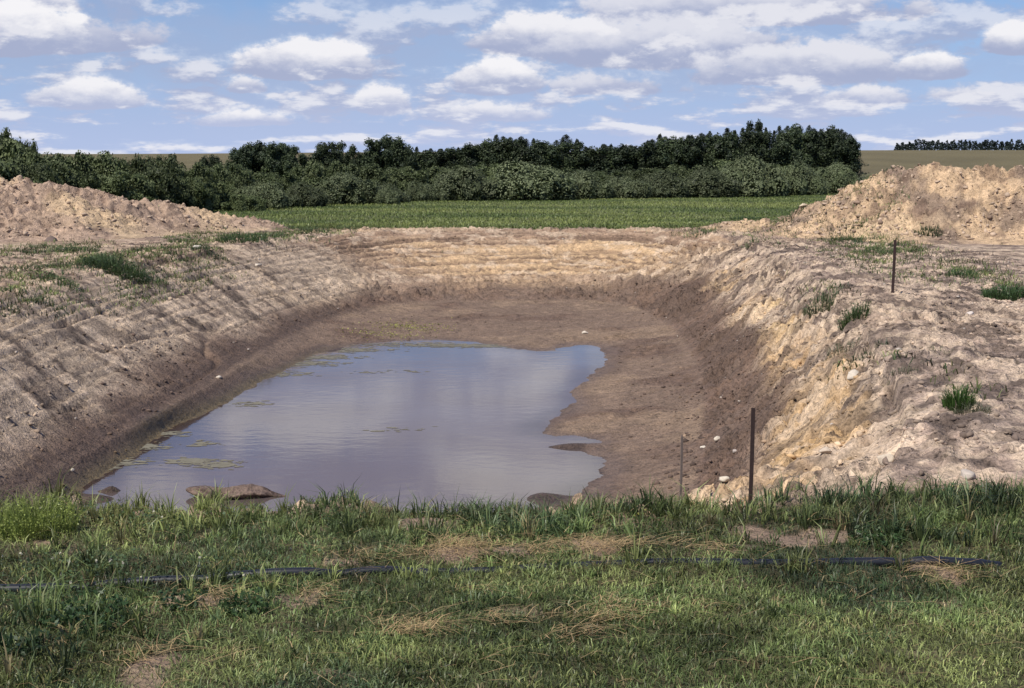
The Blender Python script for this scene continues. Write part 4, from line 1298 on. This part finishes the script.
tag(link("plastic_pipe", mesh_np("plastic_pipe", V.reshape(-1, 3) - base, Fq, None, True), PIPE, loc=base), "long black plastic pipe half buried across the foreground grass", "pipe")

# ------------------------------------------------------------------ muddy lump in the pond
c = at(238, 496, ZW)
nu, nv = 90, 28
u = np.linspace(-1, 1, nu); a = np.linspace(0, 2 * np.pi, nv, endpoint=False)
UU, AA = np.meshgrid(u, a, indexing='ij')
env = np.sqrt(np.clip(1 - np.abs(UU) ** 3.2, 0, 1)) * np.interp(UU, [-1, -.85, -.4, .1, .45, .62, .8, 1], [.8, .95, 1, 1.08, .95, .55, .45, .5])
rad = env * (1 + .22 * (fbm(UU * 5, AA * 1.2, 120, 3) - .5) * 2 + .16 * np.sin(AA * 5 + UU * 2) * sstep(-1, -.6, UU))
xx = UU * .84; yy = rad * .27 * np.cos(AA) + .05 * np.sin(UU * 4); zz = rad * .10 * np.sin(AA) + .035 - .04 * UU + .02 * np.sin(UU * 5)
V = np.stack([xx, yy, zz], -1).reshape(-1, 3)
I = np.arange(nu * nv).reshape(nu, nv); J = np.roll(I, -1, axis=1)
Fq = np.stack([I[:-1], J[:-1], J[1:], I[1:]], -1).reshape(-1, 4)
cl = mixc(np.broadcast_to(np.array([.17, .12, .095]), (nu * nv, 3)), np.array([.07, .045, .035]), sstep(.45, .62, fbm(UU * 3, AA * 1.5, 121, 3)).ravel())
tag(link("mud_lump", mesh_np("mud_lump", V, Fq, np.c_[cl, np.full(len(cl), .5)], True), SOIL, loc=(c[0], c[1], ZW)), "long brown mud covered lump lying half sunk in the pond", "lump")

# ------------------------------------------------------------------ algae
ALG = simple_material("algae_scum", (.155, .142, .105), .8, .3, 5)
parts = []
for px, py, rx, ry, n in [(215, 464, .5, .35, 130), (190, 461, .4, .3, 90), (110, 463, .6, .4, 160), (95, 467, .4, .3, 90), (205, 444, .3, .3, 40), (305, 364, 1.0, .6, 220), (350, 350, 1.2, .5, 260), (250, 404, .4, .4, 50),
                          (395, 430, .5, .4, 14), (400, 372, 1.2, .5, 30), (325, 357, .9, .5, 200), (282, 374, .6, .5, 120), (150, 447, .5, .4, 90), (170, 434, .4, .3, 50), (430, 345, 2.0, .5, 420), (475, 346, 1.5, .4, 260)]:
    cc = at(px, py, ZW)
    P = np.c_[cc[0] + rng.normal(0, .5, n) * rx, cc[1] + rng.normal(0, .45, n) * ry, ZW + .003 + .003 * rng.random(n)]
    for q in P:
        k = 9; aa = np.linspace(0, 2 * np.pi, k, endpoint=False)
        rr = (.015 + .06 * rng.random() ** 3) * rng.uniform(.45, 1.3, k)
        V = np.concatenate([q[None], np.c_[q[0] + 2.2 * rr * np.cos(aa), q[1] + rr * np.sin(aa), np.full(k, q[2])]])
        parts.append((V, np.stack([np.zeros(k, int), 1 + np.arange(k), 1 + (np.arange(k) + 1) % k], 1), np.zeros((k + 1, 3))))
V, Fs, _ = merge(parts)
link("algae", mesh_np("algae", V, Fs), ALG)["kind"] = "stuff"
# yellow green growth on the mud at the far end
x, y = scatter(26000, -5.5, 0, 38, 58, lambda x, y: np.maximum.reduce([np.exp(-(((x - at(px, py, ZF)[0]) / rx) ** 2 + ((y - at(px, py, ZF)[1]) / ry) ** 2)) * v for px, py, rx, ry, v in ((410, 321, .9, .8, .9), (385, 327, 1.0, .6, .6), (365, 327, .6, .5, .5))]))
n = len(x)
blades("mud_algae", np.c_[x, y, gz(x, y) - .01], rng.uniform(.02, .06, n), rng.uniform(.03, .06, n), rng.uniform(.4, .9, n), np.array([.34, .33, .10]) * rng.uniform(.7, 1.2, (n, 1)), GRASS)

# ------------------------------------------------------------------ sun and sky
SUN_EL, SUN_AZ = math.radians(54), math.radians(-136)       # azimuth from +Y towards +X
to_sun = Vector((math.sin(SUN_AZ) * math.cos(SUN_EL), math.cos(SUN_AZ) * math.cos(SUN_EL), math.sin(SUN_EL)))
sd = bpy.data.lights.new("sun", 'SUN'); sd.energy = 5.0; sd.angle = math.radians(.5); sd.color = (1, .94, .83)
so = bpy.data.objects.new("sun", sd); COL.objects.link(so)
so.rotation_euler = to_sun.to_track_quat('Z', 'Y').to_euler(); so.location = (0, 0, 60)

world = bpy.data.worlds.new("World"); scene.world = world; world.use_nodes = True
nt = world.node_tree
for n in list(nt.nodes): nt.nodes.remove(n)
wo = nt.nodes.new("ShaderNodeOutputWorld"); bg = nt.nodes.new("ShaderNodeBackground"); bg.inputs["Strength"].default_value = .088
nt.links.new(bg.outputs[0], wo.inputs[0])
sky = nt.nodes.new("ShaderNodeTexSky"); sky.sky_type = 'NISHITA'; sky.sun_disc = False
sky.sun_elevation = SUN_EL; sky.sun_rotation = SUN_AZ % (2 * math.pi)
sky.air_density = 1.0; sky.dust_density = .3; sky.ozone_density = 3.0
tc = nt.nodes.new("ShaderNodeTexCoord")
nrm = nt.nodes.new("ShaderNodeVectorMath"); nrm.operation = 'NORMALIZE'; nt.links.new(tc.outputs["Generated"], nrm.inputs[0])
sp = nt.nodes.new("ShaderNodeSeparateXYZ"); nt.links.new(nrm.outputs[0], sp.inputs[0])
mm = lambda *a, **k: math_node(nt, *a, **k)
az = mm('ARCTAN2', sp.outputs[0], sp.outputs[1])
el = mm('ARCSINE', sp.outputs[2])
# a flat cloud layer seen in perspective: horizontal distance is 1/elevation
cmb = nt.nodes.new("ShaderNodeCombineXYZ"); nt.links.new(az, cmb.inputs[0]); nt.links.new(el, cmb.inputs[1])


def sky_noise(sx, sy, scale, detail, rough, off=0.0):
    mp = nt.nodes.new("ShaderNodeMapping"); mp.inputs["Scale"].default_value = (sx, sy, 1); mp.inputs["Location"].default_value = (off, off * .37, off * .11)
    nt.links.new(cmb.outputs[0], mp.inputs[0])
    return noise_node(nt, scale, detail, rough, mp.outputs[0]).outputs["Fac"]


def smooth(a, b, x):
    n = nt.nodes.new("ShaderNodeMapRange"); n.interpolation_type = 'SMOOTHSTEP'
    n.inputs["From Min"].default_value = a; n.inputs["From Max"].default_value = b
    nt.links.new(x, n.inputs["Value"]); return n.outputs["Result"]


nA = sky_noise(1, 1.7, 34, 6, .60, 1.3)       # puffs
nB = sky_noise(1, 1.7, 110, 4, .6, 7.7)        # crisp edges
nC = sky_noise(1, 6.5, 9, 5, .55, 3.1)         # long banks low down
nD = sky_noise(1, 2.2, 5.5, 4, .55, 5.2)       # broad veils
puff = mm('ADD', mm('MULTIPLY', mm('SUBTRACT', nA, .5), 1.7), mm('MULTIPLY', mm('SUBTRACT', nB, .5), .5))
# self-similar field of smaller cumulus, flatter and denser towards the horizon
den = mm('ADD', mm('MAXIMUM', el, 0.0), .05)
cu = nt.nodes.new("ShaderNodeCombineXYZ"); nt.links.new(mm('MULTIPLY', az, 13.0), cu.inputs[0]); nt.links.new(mm('MULTIPLY', mm('LOGARITHM', den, 2.718281828), 4.3), cu.inputs[1])
up_ = nt.nodes.new("ShaderNodeVectorMath"); up_.operation = 'ADD'; nt.links.new(cu.outputs[0], up_.inputs[0]); up_.inputs[1].default_value = (0, .34, 0)
f0 = noise_node(nt, 1.0, 6, .58, cu.outputs[0]).outputs["Fac"]
f1 = noise_node(nt, 1.0, 6, .58, up_.outputs[0]).outputs["Fac"]
# main cumulus: centre px, base px, half width px, height px, strength, whiteness
CUM = [(28, 52, 80, 50, 1.15, 1.0), (110, 52, 90, 30, .75, .35), (312, 74, 92, 40, 1.15, .95), (384, 109, 38, 28, 1.0, .9), (92, 105, 62, 30, 1.05, .95), (250, 124, 75, 18, .75, .9), (250, 92, 26, 18, .8, .8),
       (545, 50, 96, 42, 1.1, .9), (670, 60, 175, 52, 1.05, .65), (498, 88, 56, 36, 1.2, 1.0), (740, 24, 210, 44, 1.0, .6), (922, 78, 46, 27, 1.15, 1.0), (1008, 56, 40, 30, 1.1, .95), (800, 80, 140, 44, .95, .7), (610, 92, 90, 26, .6, .6), (860, 104, 60, 22, .7, .75),
       (40, 20, 60, 22, .8, .8), (480, 118, 90, 20, .7, .8), (960, 104, 70, 18, .6, .6),
       # above the picture, seen only mirrored in the pond
       (480, -60, 460, 80, 1.3, .22), (420, -160, 480, 110, 1.4, .25), (450, -270, 480, 110, 1.3, .3), (535, -105, 130, 100, 1.5, 1.0), (300, -70, 130, 60, 1.3, .8), (640, -190, 160, 60, 1.2, .75), (560, -270, 300, 70, 1.2, .7), (340, -100, 120, 40, .6, .3), (545, -36, 34, 34, 1.2, 1.0), (505, -20, 40, 20, 1.0, .9), (200, -190, 160, 60, .7, .4), (820, -130, 220, 80, .8, .5)]
mask = None; white = None
for cx, by, hw, hh, st, wh in CUM:
    A0 = math.atan((cx - 512) / F); E0 = (EYE - by) / F
    dx = mm('MULTIPLY', mm('SUBTRACT', az, A0), F / hw)
    dy = mm('MULTIPLY', mm('SUBTRACT', el, E0), F / hh)
    dn = mm('MULTIPLY', dy, -3.2)
    dyy = mm('MAXIMUM', dy, dn)
    q = mm('SUBTRACT', 1.0, mm('SQRT', mm('ADD', mm('MULTIPLY', dx, dx), mm('MULTIPLY', dyy, dyy))))
    v = mm('MULTIPLY_ADD', q, st, mm('MULTIPLY', puff, .62))
    cov = smooth(.02, .34, v)
    lit = mm('MULTIPLY', mm('MULTIPLY', smooth(-.05, .55, mm('ADD', dy, mm('MULTIPLY', puff, .5))), cov), wh)
    mask = cov if mask is None else mm('MAXIMUM', mask, cov)
    white = lit if white is None else mm('MAXIMUM', white, lit)
f0 = mm('ADD', f0, mm('MULTIPLY', mm('SUBTRACT', nB, .5), .13))
fcov = smooth(.43, .58, f0)
flit = mm('MULTIPLY', fcov, smooth(-.03, .13, mm('SUBTRACT', f0, f1)))
amt = mm('MULTIPLY', mm('MULTIPLY_ADD', smooth(.16, .03, el), .45, .50), smooth(.75, .35, el))
mask = mm('MAXIMUM', mask, mm('MULTIPLY', fcov, amt)); white = mm('MAXIMUM', white, mm('MULTIPLY', flit, .72))
veil = mm('MULTIPLY', mm('MULTIPLY', smooth(.40, .60, nD), .5), smooth(.75, .35, el))
mask = mm('MAXIMUM', mask, mm('MAXIMUM', veil, mm('MULTIPLY', smooth(.075, .0, el), .5)))
mask = mm('MULTIPLY', mask, smooth(-.01, .004, el))


def rgb_mix(f, a, b):
    n = nt.nodes.new("ShaderNodeMix"); n.data_type = 'RGBA'
    nt.links.new(f, n.inputs["Factor"])
    for s, v in (("A", a), ("B", b)):
        if isinstance(v, tuple): n.inputs[s].default_value = (*v, 1)
        else: nt.links.new(v, n.inputs[s])
    return n.outputs["Result"]


tint = nt.nodes.new("ShaderNodeMix"); tint.data_type = 'RGBA'; tint.blend_type = 'MULTIPLY'; tint.inputs["Factor"].default_value = 1
nt.links.new(sky.outputs[0], tint.inputs["A"]); tint.inputs["B"].default_value = (.62, .78, 1.08, 1)
base_c = rgb_mix(smooth(.10, .20, el), rgb_mix(smooth(.065, .0, el), (3.9, 4.4, 6.2), (5.2, 5.8, 7.9)), (3.5, 3.8, 5.9))
cloud = rgb_mix(white, base_c, (9.2, 9.1, 9.4))
clear = rgb_mix(mm('MULTIPLY', smooth(.15, .0, el), .85), tint.outputs["Result"], (3.9, 5.2, 8.4))
final = rgb_mix(mask, clear, cloud)
nt.links.new(final, bg.inputs["Color"])

# ------------------------------------------------------------------ render settings
scene.view_settings.view_transform = 'Standard'
scene.view_settings.look = 'None'
scene.view_settings.exposure = 0.18
scene.view_settings.gamma = 1.0
scene.cycles.max_bounces = 6
scene.cycles.diffuse_bounces = 2
scene.cycles.glossy_bounces = 3
scene.cycles.transparent_max_bounces = 6
scene.cycles.use_denoising = True
